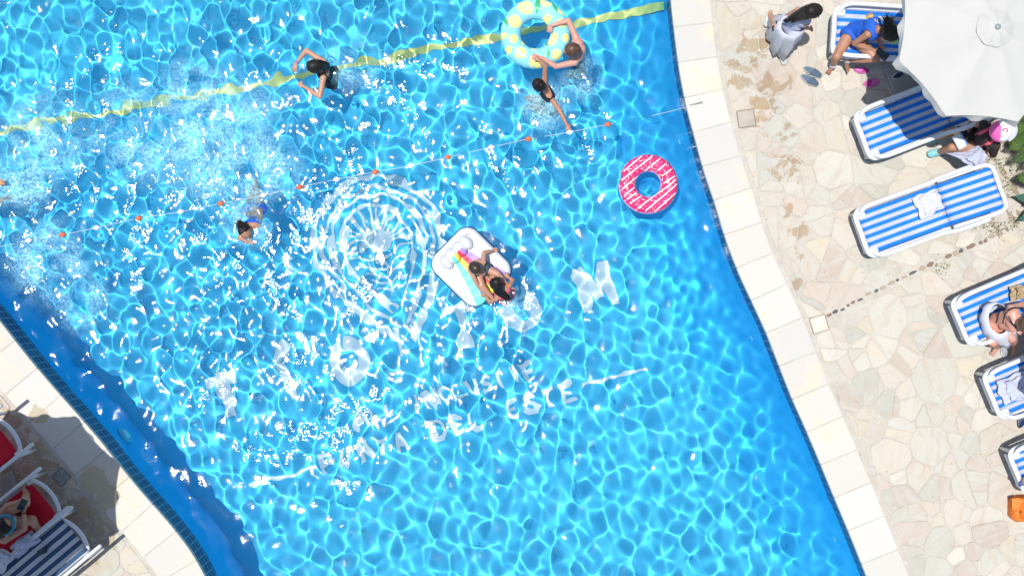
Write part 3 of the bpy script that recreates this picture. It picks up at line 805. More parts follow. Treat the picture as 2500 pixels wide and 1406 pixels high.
def donut():
    cpx, cpy, z = 1582, 450, .055; R, r = .262, .108
    root = empty('donut_float', W(cpx, cpy, z), 0, 'bitten pink donut swim ring with white icing lines and coloured sprinkles', 'swim ring')
    bite = [(-.385, .095, .065), (-.365, .175, .04), (-.375, .03, .035)]
    pk = vinyl('donut_pink', (.62, .03, .14), (.68, .07, .20)); lil = vinyl('donut_rim', (.72, .38, .62), (.75, .45, .68))
    vs, fs = torus_grid(R, r, bite); q = MB()
    for f in fs:
        c = sum((vs[i] for i in f), Vector()) / 4; rho = math.hypot(c.x, c.y)
        q.mi.append(1 if (abs(rho - R) > r * (.90 + .04 * math.sin(math.atan2(c.y, c.x) * 9)) or c.z < .01) else 0)
    q.v = [tuple(v) for v in vs]; q.f = fs; q.build('tube', [pk, lil], root)
    wh = mat('icing_white', (.80, .80, .84), .3, .4); random.seed(21)
    def ok(x, y, m_=.93):
        rho = math.hypot(x, y)
        if abs(rho - R) > r * m_: return False
        return all(math.hypot(x - a, y - b) > c * 1.05 for a, b, c in bite)
    def strip_on(mb, P0, P1, w, lift, bend=0.0):
        n = 26; run = []
        for i in range(n + 1):
            t = i / n; x = P0[0] + (P1[0] - P0[0]) * t; y = P0[1] + (P1[1] - P0[1]) * t
            d = Vector((P1[0] - P0[0], P1[1] - P0[1])).normalized(); nn = Vector((-d.y, d.x))
            x += nn.x * bend * math.sin(math.pi * t * 2); y += nn.y * bend * math.sin(math.pi * t * 2)
            if ok(x, y, .97): run.append((x, y, nn))
            else:
                if len(run) > 1: emit(mb, run, w, lift)
                run = []
        if len(run) > 1: emit(mb, run, w, lift)
    def emit(mb, run, w, lift):
        L = []; M_ = []; Rr = []
        for (x, y, nn) in run:
            for lst, o in ((L, w / 2), (M_, 0), (Rr, -w / 2)):
                a, b = x + nn.x * o, y + nn.y * o; lst.append(Vector((a, b, tz(R, r, a, b) + lift)))
        k = len(run); mb.add(L + M_ + Rr, [(i + 1, i, k + i, k + i + 1) for i in range(k - 1)] + [(k + i + 1, k + i, 2 * k + i, 2 * k + i + 1) for i in range(k - 1)])
    m = MB()
    for o, ang in ((-.31, 42), (-.235, 40), (-.15, 40), (-.065, 38), (.01, 35), (.085, 32), (.16, 38), (.225, 42), (.30, 44)):
        a = math.radians(ang); d = Vector((math.cos(a), math.sin(a))); n = Vector((d.y, -d.x))
        c = n * o * 1.02 + Vector((0, 0)); strip_on(m, c - d * .42, c + d * .42, .0145, .002, .006)
    m.build('icing_lines', wh, root)
    cols = [mat('sprinkle_white', (.8, .72, .78), .4), mat('sprinkle_yellow', (.8, .62, .15), .4), mat('sprinkle_brown', (.22, .02, .06), .4), mat('sprinkle_blue', (.3, .5, .8), .4), mat('sprinkle_pale_pink', (.8, .45, .6), .4)]
    m = MB(); n = 0
    while n < 230:
        a = random.uniform(0, 6.28); rho = R + random.uniform(-.9, .95) * r; x, y = rho * math.cos(a), rho * math.sin(a)
        if not ok(x, y, .9): continue
        ci = random.choice([0, 0, 0, 1, 2, 3, 4]); n += 1
        if random.random() < .62: on_torus(m, R, r, blob_outline(x, y, .0055, .0055, 0, 8), .0045, ci, 1)
        else: on_torus(m, R, r, blob_outline(x, y, random.uniform(.014, .022), .004, random.uniform(0, 3.1), 8), .0045, ci, 1)
    o = m.build('sprinkles', cols, root)
    o['kind'] = 'stuff'
donut()

def island():
    cpx, cpy = 1151, 652
    root = empty('inflatable_island', W(cpx, cpy, 0), math.radians(-44.5), 'white square inflatable raft with rainbow fan and lobed pillow, carrying two children', 'raft')
    hu, hv, cr = .425, .365, .17
    vin = [vinyl('raft_white', (.56, .58, .61)), vinyl('raft_teal', (.16, .66, .56)), vinyl('raft_yellow', (.80, .66, .08)), vinyl('raft_red', (.74, .06, .12)), vinyl('raft_purple', (.40, .26, .66))]
    def sd(u, v): 
        x = abs(u) - (hu - cr); y = abs(v) - (hv - cr)
        return math.hypot(max(x, 0), max(y, 0)) + min(max(x, y), 0) - cr
    fo = Vector((-.27, .0)) + Vector((0.0, .03))   # where the rainbow starts, under the pillow
    def zone(u, v):
        d = Vector((u, v)) - Vector((-.25, .02))
        t = (u + .30) / .70                        # 0 at pillow .. 1 at far rim
        if u < -.30: return 0
        lo = [-.075 - .17 * t - .05 * t * t, -.038 - .085 * t, .000 - .005 * t, .037 + .085 * t, .075 + .20 * t]
        for k in range(4):
            if lo[k] <= v - .0 < lo[k + 1]: return k + 1
        return 0
    n = 150; m = 130; vs = []; idx = {}; q = MB()
    for i in range(n + 1):
        for j in range(m + 1):
            u = -hu + 2 * hu * i / n; v = -hv + 2 * hv * j / m; s_ = -sd(u, v)
            if s_ < -.004: continue
            e = min(1, max(0, s_) / .05)
            z = .085 + .055 * math.sqrt(max(0, 1 - (1 - e) ** 2)) - .012 * min(1, max(0, (s_ - .05) / .05))
            if s_ > .07: z += .0016 * math.cos((u + .02) * 2 * math.pi / .115) * min(1, (s_ - .07) / .03)
            idx[i, j] = len(vs); vs.append((u, v, z))
    faces = []; mi = []
    for i in range(n):
        for j in range(m):
            if all(k in idx for k in ((i, j), (i + 1, j), (i + 1, j + 1), (i, j + 1))):
                faces.append((idx[i, j], idx[i + 1, j], idx[i + 1, j + 1], idx[i, j + 1]))
                mi.append(zone(-hu + 2 * hu * (i + .5) / n, -hv + 2 * hv * (j + .5) / m))
    q.v = vs; q.f = faces; q.mi = mi; q.build('top', vin, root)
    def outline(off, z):
        pts = []
        for (sx, sy, a0) in ((1, 1, 0), (-1, 1, 90), (-1, -1, 180), (1, -1, 270)):
            for k in range(9):
                a = math.radians(a0 + k * 90 / 8); pts.append(Vector((sx * (hu - cr) + math.cos(a) * (cr + off), sy * (hv - cr) + math.sin(a) * (cr + off), z)))
        return pts
    q = MB(); q.loft([outline(-.02, -.05), outline(.008, -.02), outline(.014, .03), outline(.012, .065), outline(-.004, .088), outline(-.03, .08)]); q.build('base', vinyl('raft_navy', (.01, .035, .10)), root)
    # lobed pillow along the upper left side
    q = MB(); nv = 64; rings = []; mi = []
    for i in range(nv + 1):
        v = -.245 + .49 * i / nv; lob = abs(math.sin((v + .245) / .49 * 4 * math.pi)) ** .45
        end = math.sqrt(max(0.02, 1 - (abs(v) / .246) ** 6)); r1 = (.058 + .030 * lob) * end; rz = (.045 + .034 * lob) * end
        rings.append([Vector((-.255 + math.cos(t) * r1 * 1.15 + (.012 if math.cos(t) > 0 else 0) * lob, v, .145 + math.sin(t) * rz)) for t in [2 * math.pi * k / 20 for k in range(20)]])
    q.loft(rings, True)
    q.mi = []
    for f in q.f:
        c = sum((Vector(q.v[i]) for i in f), Vector()) / len(f)
        q.mi.append(zone(c.x, c.y) if c.x > -.235 else 0)
    q.build('pillow', vin, root)
    for k in range(4):
        v = -.184 + k * .1225; c = Vector((-.315, v + .06, .165)); w = MB(); pts = []
        for i in range(7): pts.append(c + Vector((.004 * math.sin(i * 2.2 + k), (i - 3) * .007, .003 * math.cos(i * 3))))
        w.tube(pts, .0022, 5); w.build('seam_wrinkle', mat('wrinkle_grey', (.25, .27, .3), .6, .2) if k == 0 else bpy.data.materials['wrinkle_grey'], root)
island()

BASE = 0.0
# ------------------------------------------------------------------ sun loungers
def stripes_mat(name, ca, cb, w, phase=0):
    m = bpy.data.materials.new(name); m.use_nodes = True; t = m.node_tree; b = t.nodes['Principled BSDF']
    tc = N(t, 'ShaderNodeTexCoord'); sp = N(t, 'ShaderNodeSeparateXYZ'); t.links.new(tc.outputs['Object'], sp.inputs[0])
    c = mathn(t, 'COSINE', mathn(t, 'MULTIPLY', sp.outputs[1], math.pi / w)); f = rng_map(t, c, -.06, .06, 0, 1, False)
    if phase: f = mathn(t, 'SUBTRACT', 1.0, f)
    nz = noise(t, tc.outputs['Object'], 5, 4); dk = rng_map(t, nz, .3, .7, .92, 1.05)
    col = mixc(t, f, ca, cb); hs = N(t, 'ShaderNodeHueSaturation'); t.links.new(col, hs.inputs['Color']); t.links.new(dk, hs.inputs['Value'])
    t.links.new(hs.outputs[0], b.inputs['Base Color']); b.inputs['Roughness'].default_value = .7; b.inputs['Specular IOR Level'].default_value = .2
    wv = noise(t, tc.outputs['Object'], 260, 2); bp = N(t, 'ShaderNodeBump'); bp.inputs['Distance'].default_value = .0015; t.links.new(wv, bp.inputs['Height']); t.links.new(bp.outputs[0], b.inputs['Normal'])
    return m
BLUE_STRIPE = stripes_mat('blue_white_sling', (.012, .18, .66), (.45, .475, .54), .0455)
GREY_STRIPE = stripes_mat('navy_grey_sling', (.035, .08, .16), (.50, .52, .52), .052, 1)
RED_SLING = mat('red_sling', (.62, .012, .035), .75, .2, noise=(4, (.5, .01, .03), .7), bump=(200, .001))
DARK = mat('dark_gap', (.06, .06, .065), .8, .2)

def sling(root, name, pts, hw, material, sag=.02, thick=.006, nx=10):
    """cloth stretched along pts (x, z) between +-hw, sagging in the middle"""
    q = MB(); rings = []
    for (x, z) in pts:
        top = [Vector((x, -hw + 2 * hw * k / nx, z - sag * (1 - (2 * k / nx - 1) ** 2))) for k in range(nx + 1)]
        bot = [Vector((p.x, p.y, p.z - thick)) for p in reversed(top)]
        rings.append(top + bot)
    q.loft([r[::-1] for r in rings], True); return q.build(name, material, root)

def lounger_blue(back=25):
    root = empty('sun_lounger', (0, 0, 0))
    Z = .36
    # foot rail and bed frame: one rounded loop of flat resin tube
    q = MB(); path = [(.0, -.20), (.0, .0), (.0, .20), (.03, .262), (.10, .285), (.3, .287), (.65, .287), (1.00, .285)]
    full = [(x, -y, Z) for x, y in reversed(path[3:])] + [(x, y, Z) for x, y in path]
    q.tube(smooth_path([Vector(p) for p in full], 4), .030, 10, flat=.75); q.build('bed_frame', WHITE_RESIN, root)
    q = MB(); q.box((.018, 0, .22), (.022, .44, .07), bev=.008); q.build('lower_rail', WHITE_RESIN, root)
    for s in (-1, 1):
        q = MB(); q.tube(smooth_path([Vector((x, s * y, z)) for x, y, z in ((.035, .222, .375), (.06, .25, .405), (.085, .28, .44), (.15, .298, .465), (.28, .302, .47), (.55, .300, .47), (.80, .300, .475), (.90, .305, .51), (.98, .318, .56), (1.16, .322, .575), (1.34, .32, .57), (1.38, .315, .54))], 4),
               [.030] * 40 if False else .027, 10, flat=.7)
        q.build('armrest', WHITE_RESIN, root)
        q = MB(); q.tube([(1.23, s * .315, .55), (1.25, s * .30, .30), (1.26, s * .28, .005)], [.022, .026, .02], 8); q.build('leg', WHITE_RESIN, root)
        q = MB(); q.tube([(.06, s * .245, .30), (.07, s * .24, .20), (.08, s * .235, .005)], [.028, .024, .02], 8); q.build('leg', WHITE_RESIN, root)
        q = MB(); q.box((.07, s * .215, Z + .012), (.09, .085, .035), bev=.012); q.build('corner_block', WHITE_RESIN, root)
    sling(root, 'seat_sling', [(.035 + 1.02 * k / 10, Z + .012 + .004 * math.sin(k)) for k in range(11)], .25, BLUE_STRIPE, .03)
    a = math.radians(back); L = .60; x0 = 1.03; z0 = Z + .015
    def B(u, y, d=0): return Vector((x0 + u * math.cos(a) - d * math.sin(a), y, z0 + u * math.sin(a) + d * math.cos(a)))
    q = MB(); loop = [(0, -.285), (.3, -.287), (L - .1, -.285), (L - .03, -.26), (L, -.20), (L, 0), (L, .20), (L - .03, .26), (L - .1, .285), (.3, .287), (0, .285)]
    q.tube(smooth_path([B(u, y) for u, y in loop], 4), .026, 10, flat=.7); q.build('backrest_frame', WHITE_RESIN, root)
    sling(root, 'backrest_sling', [(B(u, 0).x, B(u, 0).z + .012) for u in [-.012 + L * .985 * k / 8 for k in range(9)]], .25, BLUE_STRIPE, .02)
    for c in root.children: pass
    return root
def copy_tree(o, parent=None):
    c = o.copy(); COL.objects.link(c); c.parent = parent
    for ch in list(o.children): copy_tree(ch, c)
    return c
LG = 'blue and white striped sun loungers on the right deck'
protos = {}
def place_blue(px, py, deg, label, back=25):
    if back not in protos: protos[back] = o = lounger_blue(back)
    else: o = copy_tree(protos[back])
    p = W(px, py, .50); o.location = (p.x, p.y, .14); o.rotation_euler = (0, 0, math.radians(deg))
    tag(o, label, 'sun lounger', LG); return o
place_blue(2036, 76, -3.5, 'blue striped lounger under the parasol with the woman in the blue vest on it', 12)
place_blue(2106, 336, 21, 'blue striped lounger half in shadow beside the woman in the pink and white cap', 12)
place_blue(2104, 573, 20, 'empty blue striped lounger with raised back and one folded white towel on its middle')
place_blue(2345, 790, 23, 'blue striped lounger carrying the woman wrapped in a white cloth', 12)
place_blue(2422, 969, 22.5, 'blue striped lounger with a crumpled white T-shirt spread on its foot end', 12)
place_blue(2484, 1157, 22.5, 'blue striped lounger cut off by the picture edge with the orange bag at its foot', 12)

def lounger_rail(cloth, material):
    """low lounger with straight side rails that stick out past a curved end bar; origin at the middle of that end bar"""
    root = empty('sun_lounger', (0, 0, 0)); Z = .36; hw = .255
    for s in (-1, 1):
        q = MB(); q.box((-.42, s * (hw + .035), Z + .10), (1.20, .042, .05), bev=.012); q.build('side_rail', WHITE_RESIN, root)
        q = MB(); q.box((-.85, s * (hw + .035), Z), (.9, .035, .06), bev=.01); q.build('bed_rail', WHITE_RESIN, root)
        for x in (-.05, -1.2):
            q = MB(); q.tube([(x, s * (hw + .035), Z + .08), (x, s * (hw + .03), .005)], [.024, .02], 8); q.build('leg', WHITE_RESIN, root)
    q = MB(); q.tube(smooth_path([Vector(p) for p in ((-.10, -hw + .005, Z + .02), (-.02, -hw + .02, Z + .025), (.035, -.12, Z + .03), (.05, 0, Z + .03), (.035, .12, Z + .03), (-.02, hw - .02, Z + .025), (-.10, hw - .005, Z + .02))], 5), .026, 10, flat=.6)
    q.build('end_bar', WHITE_RESIN, root)
    if cloth == 'red': sling(root, 'seat_sling', [(-.07 - .12 * k, Z + .02) for k in range(13)], hw - .01, material, .03)
    else: sling(root, 'seat_sling', [(.02 - .02 * (k == 0) - .13 * k, Z + .055) for k in range(13)], hw, material, .015)
    return root
A0 = lounger_rail('red', RED_SLING)
def set_end(o, px, py, deg, label, g=None):
    p = W(px, py, .50); o.location = (p.x, p.y, .14); o.rotation_euler = (0, 0, math.radians(deg)); tag(o, label, 'sun lounger', g)
set_end(A0, 119, 1208, 39, 'red lounger with white frame holding the person who looks at a phone', 'red loungers in the shade on the left deck')
A1 = copy_tree(A0); set_end(A1, 24, 1056, 39, 'red lounger with white frame, farther up the left edge and with nobody seen on it', 'red loungers in the shade on the left deck')
A2 = lounger_rail('grey', GREY_STRIPE); set_end(A2, 188, 1302, 40, 'navy and grey striped lounger in the shade at the bottom left')

# ------------------------------------------------------------------ parasols
def parasol(px, py, ang0, label, zr=2.10, R=1.03):
    c = W(px, py, zr); root = empty('parasol', (c.x, c.y, .14), 0, label, 'parasol')
    base_z = .14
    n = 8; seg = 12; ringN = 10; q = MB(); rings = []
    def rim(a):                              # straight edges between eight ribs, a little hollow
        k = (a - ang0) / (2 * math.pi / n); f = (k % 1) - .5; half = math.pi / n
        rr = math.cos(half) / math.cos(f * 2 * half)
        return R * rr * (1 - .035 * math.cos(f * math.pi)) , f
    T = n * seg
    for i in range(ringN + 1):
        t = i / ringN; ring = []
        for k in range(T):
            a = ang0 + 2 * math.pi * k / T; rr, f = rim(a)
            r = .02 + (rr - .02) * t
            z = zr + .15 * (1 - t) ** 1.1 - .035 * math.cos(f * math.pi) * t * (1 - t * .4) - base_z
            ring.append(Vector((math.cos(a) * r, math.sin(a) * r, z)))
        rings.append(ring)
    q.loft(rings[::-1], False)
    o = q.build('canopy', CREAM_CLOTH, root)
    q = MB(); va = []; random.seed(int(px))
    for j in range(4):
        t = j / 3; ring = []
        for k in range(T):
            a = ang0 + 2 * math.pi * k / T; rr, f = rim(a)
            w = math.sin(k * 1.9) * .012 + math.sin(k * .77 + 1) * .016
            r = rr + (.014 + w + .014 * math.cos(f * 2 * math.pi * 2)) * t
            ring.append(Vector((math.cos(a) * r, math.sin(a) * r, zr - base_z - .004 - .075 * t * (1 + .3 * math.sin(k * .9)))))
        va.append(ring)
    q.loft(va, False); v_ = q.build('valance', CREAM_CLOTH, root)
    q = MB(); cap = []
    for j in range(5):
        t = j / 4; cap.append([Vector((math.cos(a) * (.02 + .165 * t) * (1 + .03 * math.sin(a * 8)), math.sin(a) * (.02 + .165 * t) * (1 + .03 * math.sin(a * 8)), zr + .185 - .055 * t ** 1.4 + .006 * math.sin(a * 8) * t - base_z)) for a in [2 * math.pi * k / 48 for k in range(48)]])
    q.loft(cap[::-1], False); q.build('vent_cap', CREAM_CLOTH, root)
    q = MB(); q.ball((0, 0, zr + .19 - base_z), .03, 12, sc=(1, 1, .6)); q.build('finial', mat('finial_grey', (.25, .28, .30), .4), root)
    pm = mat('pole_white', (.7, .7, .7), .4)
    q = MB(); q.tube([(0, 0, .05), (0, 0, zr + .17 - base_z)], .021, 12); q.build('pole', pm, root)
    for k in range(n):
        a = ang0 + 2 * math.pi * k / n; q = MB()
        q.tube([(math.cos(a) * r_, math.sin(a) * r_, zr + .15 * (1 - (r_ - .02) / (R - .02)) ** 1.1 - .022 - base_z) for r_ in (.05, R * .35, R * .7, R - .03)], .006, 6); q.build('rib', pm, root)
    q = MB(); q.box((-.03, -.02, .03), (.50, .46, .055), rz=math.radians(22), bev=.012); q.build('base_slab', mat('base_concrete', (.34, .34, .33), .85, .2, noise=(5, (.26, .26, .25), .7)), root)
    return root
parasol(2414, 78, math.radians(198), 'off-white octagonal parasol with a round vent cap shading the upper right loungers', 2.1, .95)
p1 = parasol(-300, 1330, math.radians(20), 'cream parasol standing beyond the left edge whose shadow lies over the red loungers', 2.5, 1.03)
p2 = parasol(2842, 890, math.radians(22), 'cream parasol standing beyond the right edge that shades the woman in white')

# ------------------------------------------------------------------ people
def cone_mesh(q, a, b, ra, rb, n=12, flat=None):
    """a limb segment with round ends; flat = (direction, factor) squashes it"""
    a = Vector(a); b = Vector(b); d = b - a; L = d.length
    if L < 1e-5: q.ball(a, ra, n); return
    d.normalize(); u = d.cross(Vector((0, 0, 1)))
    if u.length < .05: u = d.cross(Vector((0, 1, 0)))
    u.normalize(); v = u.cross(d); rings = []
    prof = [(-ra * math.cos(t), ra * math.sin(t)) for t in (.35, .8, 1.2)] + [(L * k / 4, ra + (rb - ra) * k / 4) for k in range(5)] + [(L + rb * math.cos(t), rb * math.sin(t)) for t in (1.2, .8, .35)]
    for (h, r) in prof:
        ring = []
        for k in range(n):
            t = 2 * math.pi * k / n; off = u * (math.cos(t) * r) + v * (math.sin(t) * r)
            if flat: w = flat[0].normalized(); off = off - w * off.dot(w) * (1 - flat[1])
            ring.append(a + d * h + off)
        rings.append(ring)
    q.loft(rings, True)
def remesh(q, voxel, smooth_it=3):
    me = bpy.data.meshes.new('tmp'); me.from_pydata(q.v, [], q.f); me.update()
    bm = bmesh.new(); bm.from_mesh(me); bmesh.ops.recalc_face_normals(bm, faces=bm.faces); bm.to_mesh(me); bm.free()
    o = bpy.data.objects.new('tmp', me); COL.objects.link(o)
    m = o.modifiers.new('r', 'REMESH'); m.mode = 'VOXEL'; m.voxel_size = voxel
    if smooth_it: m2 = o.modifiers.new('s', 'SMOOTH'); m2.iterations = smooth_it; m2.factor = .5
    dg = bpy.context.evaluated_depsgraph_get(); out = bpy.data.meshes.new_from_object(o.evaluated_get(dg))
    bpy.data.objects.remove(o); bpy.data.meshes.remove(me); return out
def seg_dist(P_, a, b):
    a = np.array(a); b = np.array(b); d = b - a; t = np.clip(((P_ - a) @ d) / max(d @ d, 1e-9), 0, 1)
    return np.linalg.norm(P_ - (a + t[:, None] * d), axis=1), t

def hand(q, wrist, tip, palm_n, side, s, curl=.35):
    """palm, four unequal bent fingers and a thumb leaving the side of the palm"""
    w = Vector(wrist); d = (Vector(tip) - w); L = d.length; d.normalize(); n = Vector(palm_n); n = (n - d * n.dot(d)).normalized(); x = d.cross(n).normalized() * side
    pl = L * .50; pw = .030 * s
    cone_mesh(q, w + d * .004, w + d * pl, .019 * s, .024 * s, 10, (n, .55))
    cone_mesh(q, w + d * pl * .8 - x * pw * .6, w + d * pl * .8 + x * pw * .6, .0125 * s, .0125 * s, 8)
    for k, f in enumerate((.92, 1.0, .93, .76)):
        o = x * (pw * (.86 - .58 * k)); b0 = w + d * pl * .92 + o; fl = (L - pl) * f
        spread = o * .22; b1 = b0 + (d * math.cos(curl * .5) + n * math.sin(curl * .5)) * fl * .5 + spread; b2 = b1 + (d * math.cos(curl * 1.6) + n * math.sin(curl * 1.6)) * fl * .55 + spread * .6
        cone_mesh(q, b0, b1, .0088 * s, .008 * s, 8); cone_mesh(q, b1, b2, .008 * s, .0068 * s, 8)
    t0 = w + d * pl * .25 + x * pw * .75; t1 = t0 + (d * .75 + x * .75 + n * .2).normalized() * .026 * s; t2 = t1 + (d * .95 + x * .25 + n * .3).normalized() * .024 * s
    cone_mesh(q, t0, t1, .011 * s, .009 * s, 8); cone_mesh(q, t1, t2, .009 * s, .0075 * s, 8)

def person(name_label, J, skin, s=1.0, face=(1, 0, 0), up=(0, 0, 1), voxel=.0075, palm=((0, 0, -1), (0, 0, -1)), foot=True, waist=1.0):
    """J: joint -> (px, py, z) measured on the photo. Returns the root, the body mesh and its bones."""
    K = {k: P(*v) if not isinstance(v, Vector) else v for k, v in J.items()}
    root = empty('person', K['pelvis'], 0, name_label, 'person')
    q = MB(); bones = []
    def seg(nm, a, b, ra, rb, flat=None): cone_mesh(q, a, b, ra * s, rb * s, 12, flat); bones.append((nm, Vector(a), Vector(b), ra * s, rb * s))
    ch = K['chest']; pe = K['pelvis']; sL, sR = K['sL'], K['sR']; hd = K['head']
    across = (sR - sL).normalized(); spine = (ch - pe).normalized(); fwd = across.cross(spine).normalized()
    hipw = .078 * s
    hL = K.get('hL', pe - across * hipw); hR = K.get('hR', pe + across * hipw)
    mid = pe.lerp(ch, .48)
    seg('hips', hL, hR, .092, .092)
    seg('waist', pe.lerp(ch, .12), mid, .094 * waist, .080 * waist); seg('waist', mid - across * .028 * s, mid + across * .028 * s, .076 * waist, .076 * waist)
    seg('torso', mid, ch, .084 * waist, .088); seg('torso', ch.lerp(sL, .45), ch.lerp(sR, .45), .082, .082)
    seg('shoulder', ch, sL, .070, .046); seg('shoulder', ch, sR, .070, .046)
    neck0 = (sL + sR) / 2 * .6 + ch * .4; seg('neck', neck0, hd.lerp(neck0, .45), .046, .042)
    F = Vector(face).normalized(); UP = Vector(up).normalized(); F = (F - UP * F.dot(UP)).normalized(); SD = UP.cross(F)
    Rm = Matrix((F, SD, UP)).transposed()
    hs = .098 * s
    q.ball(hd, hs, 18, sc=(.93, .80, 1.12), R=Rm); bones.append(('head', hd, hd + UP * .01, hs, hs))
    q.ball(hd + F * .035 * s - UP * .055 * s, .052 * s, 12, sc=(1, .85, .8), R=Rm)               # jaw
    q.ball(hd + F * .098 * s - UP * .020 * s, .014 * s, 8, sc=(1, .8, 1.5), R=Rm)                # nose
    q.ball(hd + F * .088 * s - UP * .055 * s, .012 * s, 8, sc=(.8, 1.8, .6), R=Rm)               # lips
    for e in (-1, 1):
        q.ball(hd + SD * e * .080 * s - UP * .012 * s - F * .006 * s, .018 * s, 8, sc=(.9, .5, 1.3), R=Rm)
    for sd, S_, E_, Wr, T_, pn in (('L', sL, K['eL'], K['wL'], K['tL'], palm[0]), ('R', sR, K['eR'], K['wR'], K['tR'], palm[1])):
        seg('upper_arm' + sd, S_, E_, .043, .034); seg('forearm' + sd, E_, E_.lerp(Wr, .35), .035, .034); seg('forearm' + sd, E_.lerp(Wr, .35), Wr, .033, .0225)
        hand(q, Wr, T_, pn, 1 if sd == 'L' else -1, s); bones.append(('hand' + sd, Wr, T_, .03, .03))
    for sd, h in (('L', hL), ('R', hR)):
        if 'k' + sd not in K: continue
        k, a, t = K['k' + sd], K['a' + sd], K['f' + sd]
        seg('thigh' + sd, h, k, .080, .053); seg('calf' + sd, k, k.lerp(a, .35), .053, .050); seg('calf' + sd, k.lerp(a, .35), a, .050, .031)
        dd = (t - a); dn = dd.normalized(); sh = (a - k).normalized()
        seg('foot' + sd, a - dn * .015 * s, t, .033, .022, None); seg('foot' + sd, a - dn * .03 * s + sh * .01, a, .030, .033)
        wd = dn.cross(sh); wd = wd.normalized() if wd.length > .01 else across
        for i in range(5):
            o = wd * (i - 2) * .0135 * s; cone_mesh(q, t + o * .8, t + o + dn * (.030 - .003 * abs(i - 1)) * s, .0105 * s, .0085 * s, 8)
    me = remesh(q, voxel); body = link_mesh('body', me, skin, root, True)
    receiver(body)
    co = np.empty(len(me.vertices) * 3, 'f'); me.vertices.foreach_get('co', co); co = co.reshape(-1, 3)
    best = np.full(len(co), 9e9); bi = np.zeros(len(co), int); bt = np.zeros(len(co))
    for i, (nm, a, b, ra, rb) in enumerate(bones):
        d, t = seg_dist(co, a, b); d = d - (ra + (rb - ra) * t); mk = d < best; best[mk] = d[mk]; bi[mk] = i; bt[mk] = t[mk]
    names = np.array([bones[i][0] for i in range(len(bones))])[bi]
    # eyes and mouth
    for e in (-1, 1):
        m = MB(); c = hd + F * .089 * s + SD * e * .032 * s + UP * .004 * s; m.ball(c, .009 * s, 8); m.build('eye', EYE, root, True)
    m = MB(); m.ball(hd + F * .0975 * s - UP * .055 * s, .008 * s, 8, sc=(.6, 2.2, .6), R=Rm); m.build('mouth', LIPS, root, True)
    info = dict(root=root, me=me, co=co, names=names, t=bt, K=K, F=F, UP=UP, SD=SD, Rm=Rm, hd=hd, s=s, across=across, spine=spine, fwd=fwd, ch=ch, pe=pe)
    return info
EYE = mat('eye', (.03, .02, .02), .2, .5); LIPS = mat('lips', (.45, .12, .12), .4, .4)

def garment(I, name, material, test, off=.007, loose=0.0):
    """clothing cut from the body surface where test(name, t, position) holds and pushed outwards"""
    me = I['me']; keep = np.array([bool(test(n, t, Vector(c))) for n, t, c in zip(I['names'], I['t'], I['co'])])
    nr = np.empty(len(me.vertices) * 3, 'f'); me.vertices.foreach_get('normal', nr); nr = nr.reshape(-1, 3)
    idx = {}; vs = []; fs = []
    for p in me.polygons:
        if sum(keep[v] for v in p.vertices) < len(p.vertices): continue
        f = []
        for v in p.vertices:
            if v not in idx:
                idx[v] = len(vs); c = I['co'][v] + nr[v] * (off + loose * (.5 + .5 * math.sin(I['co'][v][0] * 60 + I['co'][v][1] * 45)))
                vs.append(tuple(c))
            f.append(idx[v])
        fs.append(tuple(f))
    if not fs: return None
    q = MB(); q.add(vs, fs); o = q.build(name, material, I['root'], True)
    so = o.modifiers.new('thick', 'SOLIDIFY'); so.thickness = off * .9; so.offset = -1
    receiver(o); return o

def hair(I, material, chains=(), cover=.25, vol=1.0):
    """a cap over the back and top of the skull plus long locks; chains: lists of (px, py, z, radius)"""
    hd, F, UP, s = I['hd'], I['F'], I['UP'], I['s']; q = MB()
    n = 22; c = hd - F * .012 * s + UP * .010 * s; rad = .107 * s * vol
    vs = []; rings = []
    for i in range(1, n):
        ph = math.pi * i / n; ring = []
        for k in range(2 * n):
            t = 2 * math.pi * k / (2 * n)
            d = F * (math.sin(ph) * math.cos(t)) + I['SD'] * (math.sin(ph) * math.sin(t) * .86) + UP * (-math.cos(ph) * 1.08)
            m = 1 + .02 * math.sin(t * 9 + ph * 3) + .015 * math.sin(t * 17)
            fr = d.dot(F); lo = d.dot(UP)
            if fr > cover + .55 * lo: m *= .80     # hairline: sinks under the skin at the face
            if lo < -.75: m *= .8
            ring.append(c + d * rad * m)
        rings.append(ring)
    q.loft(rings, True)
    for chn in chains:
        pts = [(P(*p[:3]), p[3]) for p in chn]
        for (a, ra), (b, rb) in zip(pts[:-1], pts[1:]): cone_mesh(q, a, b, ra, rb, 12)
    me = remesh(q, .009, 2); o = link_mesh('hair', me, material, I['root'], True); receiver(o)
    # loose strands
    random.seed(len(q.v)); m = MB()
    for chn in chains:
        pts = [(P(*p[:3]), p[3]) for p in chn]
        for _ in range(60):
            off = [Vector((random.gauss(0, 1), random.gauss(0, 1), random.uniform(.2, 1))).normalized() for _ in range(2)]
            path = [a + (off[0].lerp(off[1], i / max(1, len(pts) - 1))) * r * random.uniform(.95, 1.22) for i, (a, r) in enumerate(pts)]
            if len(path) > 1:
                path.append(path[-1] + (path[-1] - path[-2]) * random.uniform(.1, .45) + off[1] * .01); m.tube(smooth_path(path, 3), .0028, 4)
    if m.v: receiver(m.build('hair_strands', material, o, False)); m_ = o.children[0]; m_.matrix_parent_inverse = (Matrix.Translation(I['root'].location) @ Matrix()).inverted() @ Matrix() if False else m_.matrix_parent_inverse
    if m.v: o.children[0].location = (0, 0, 0)
    return o
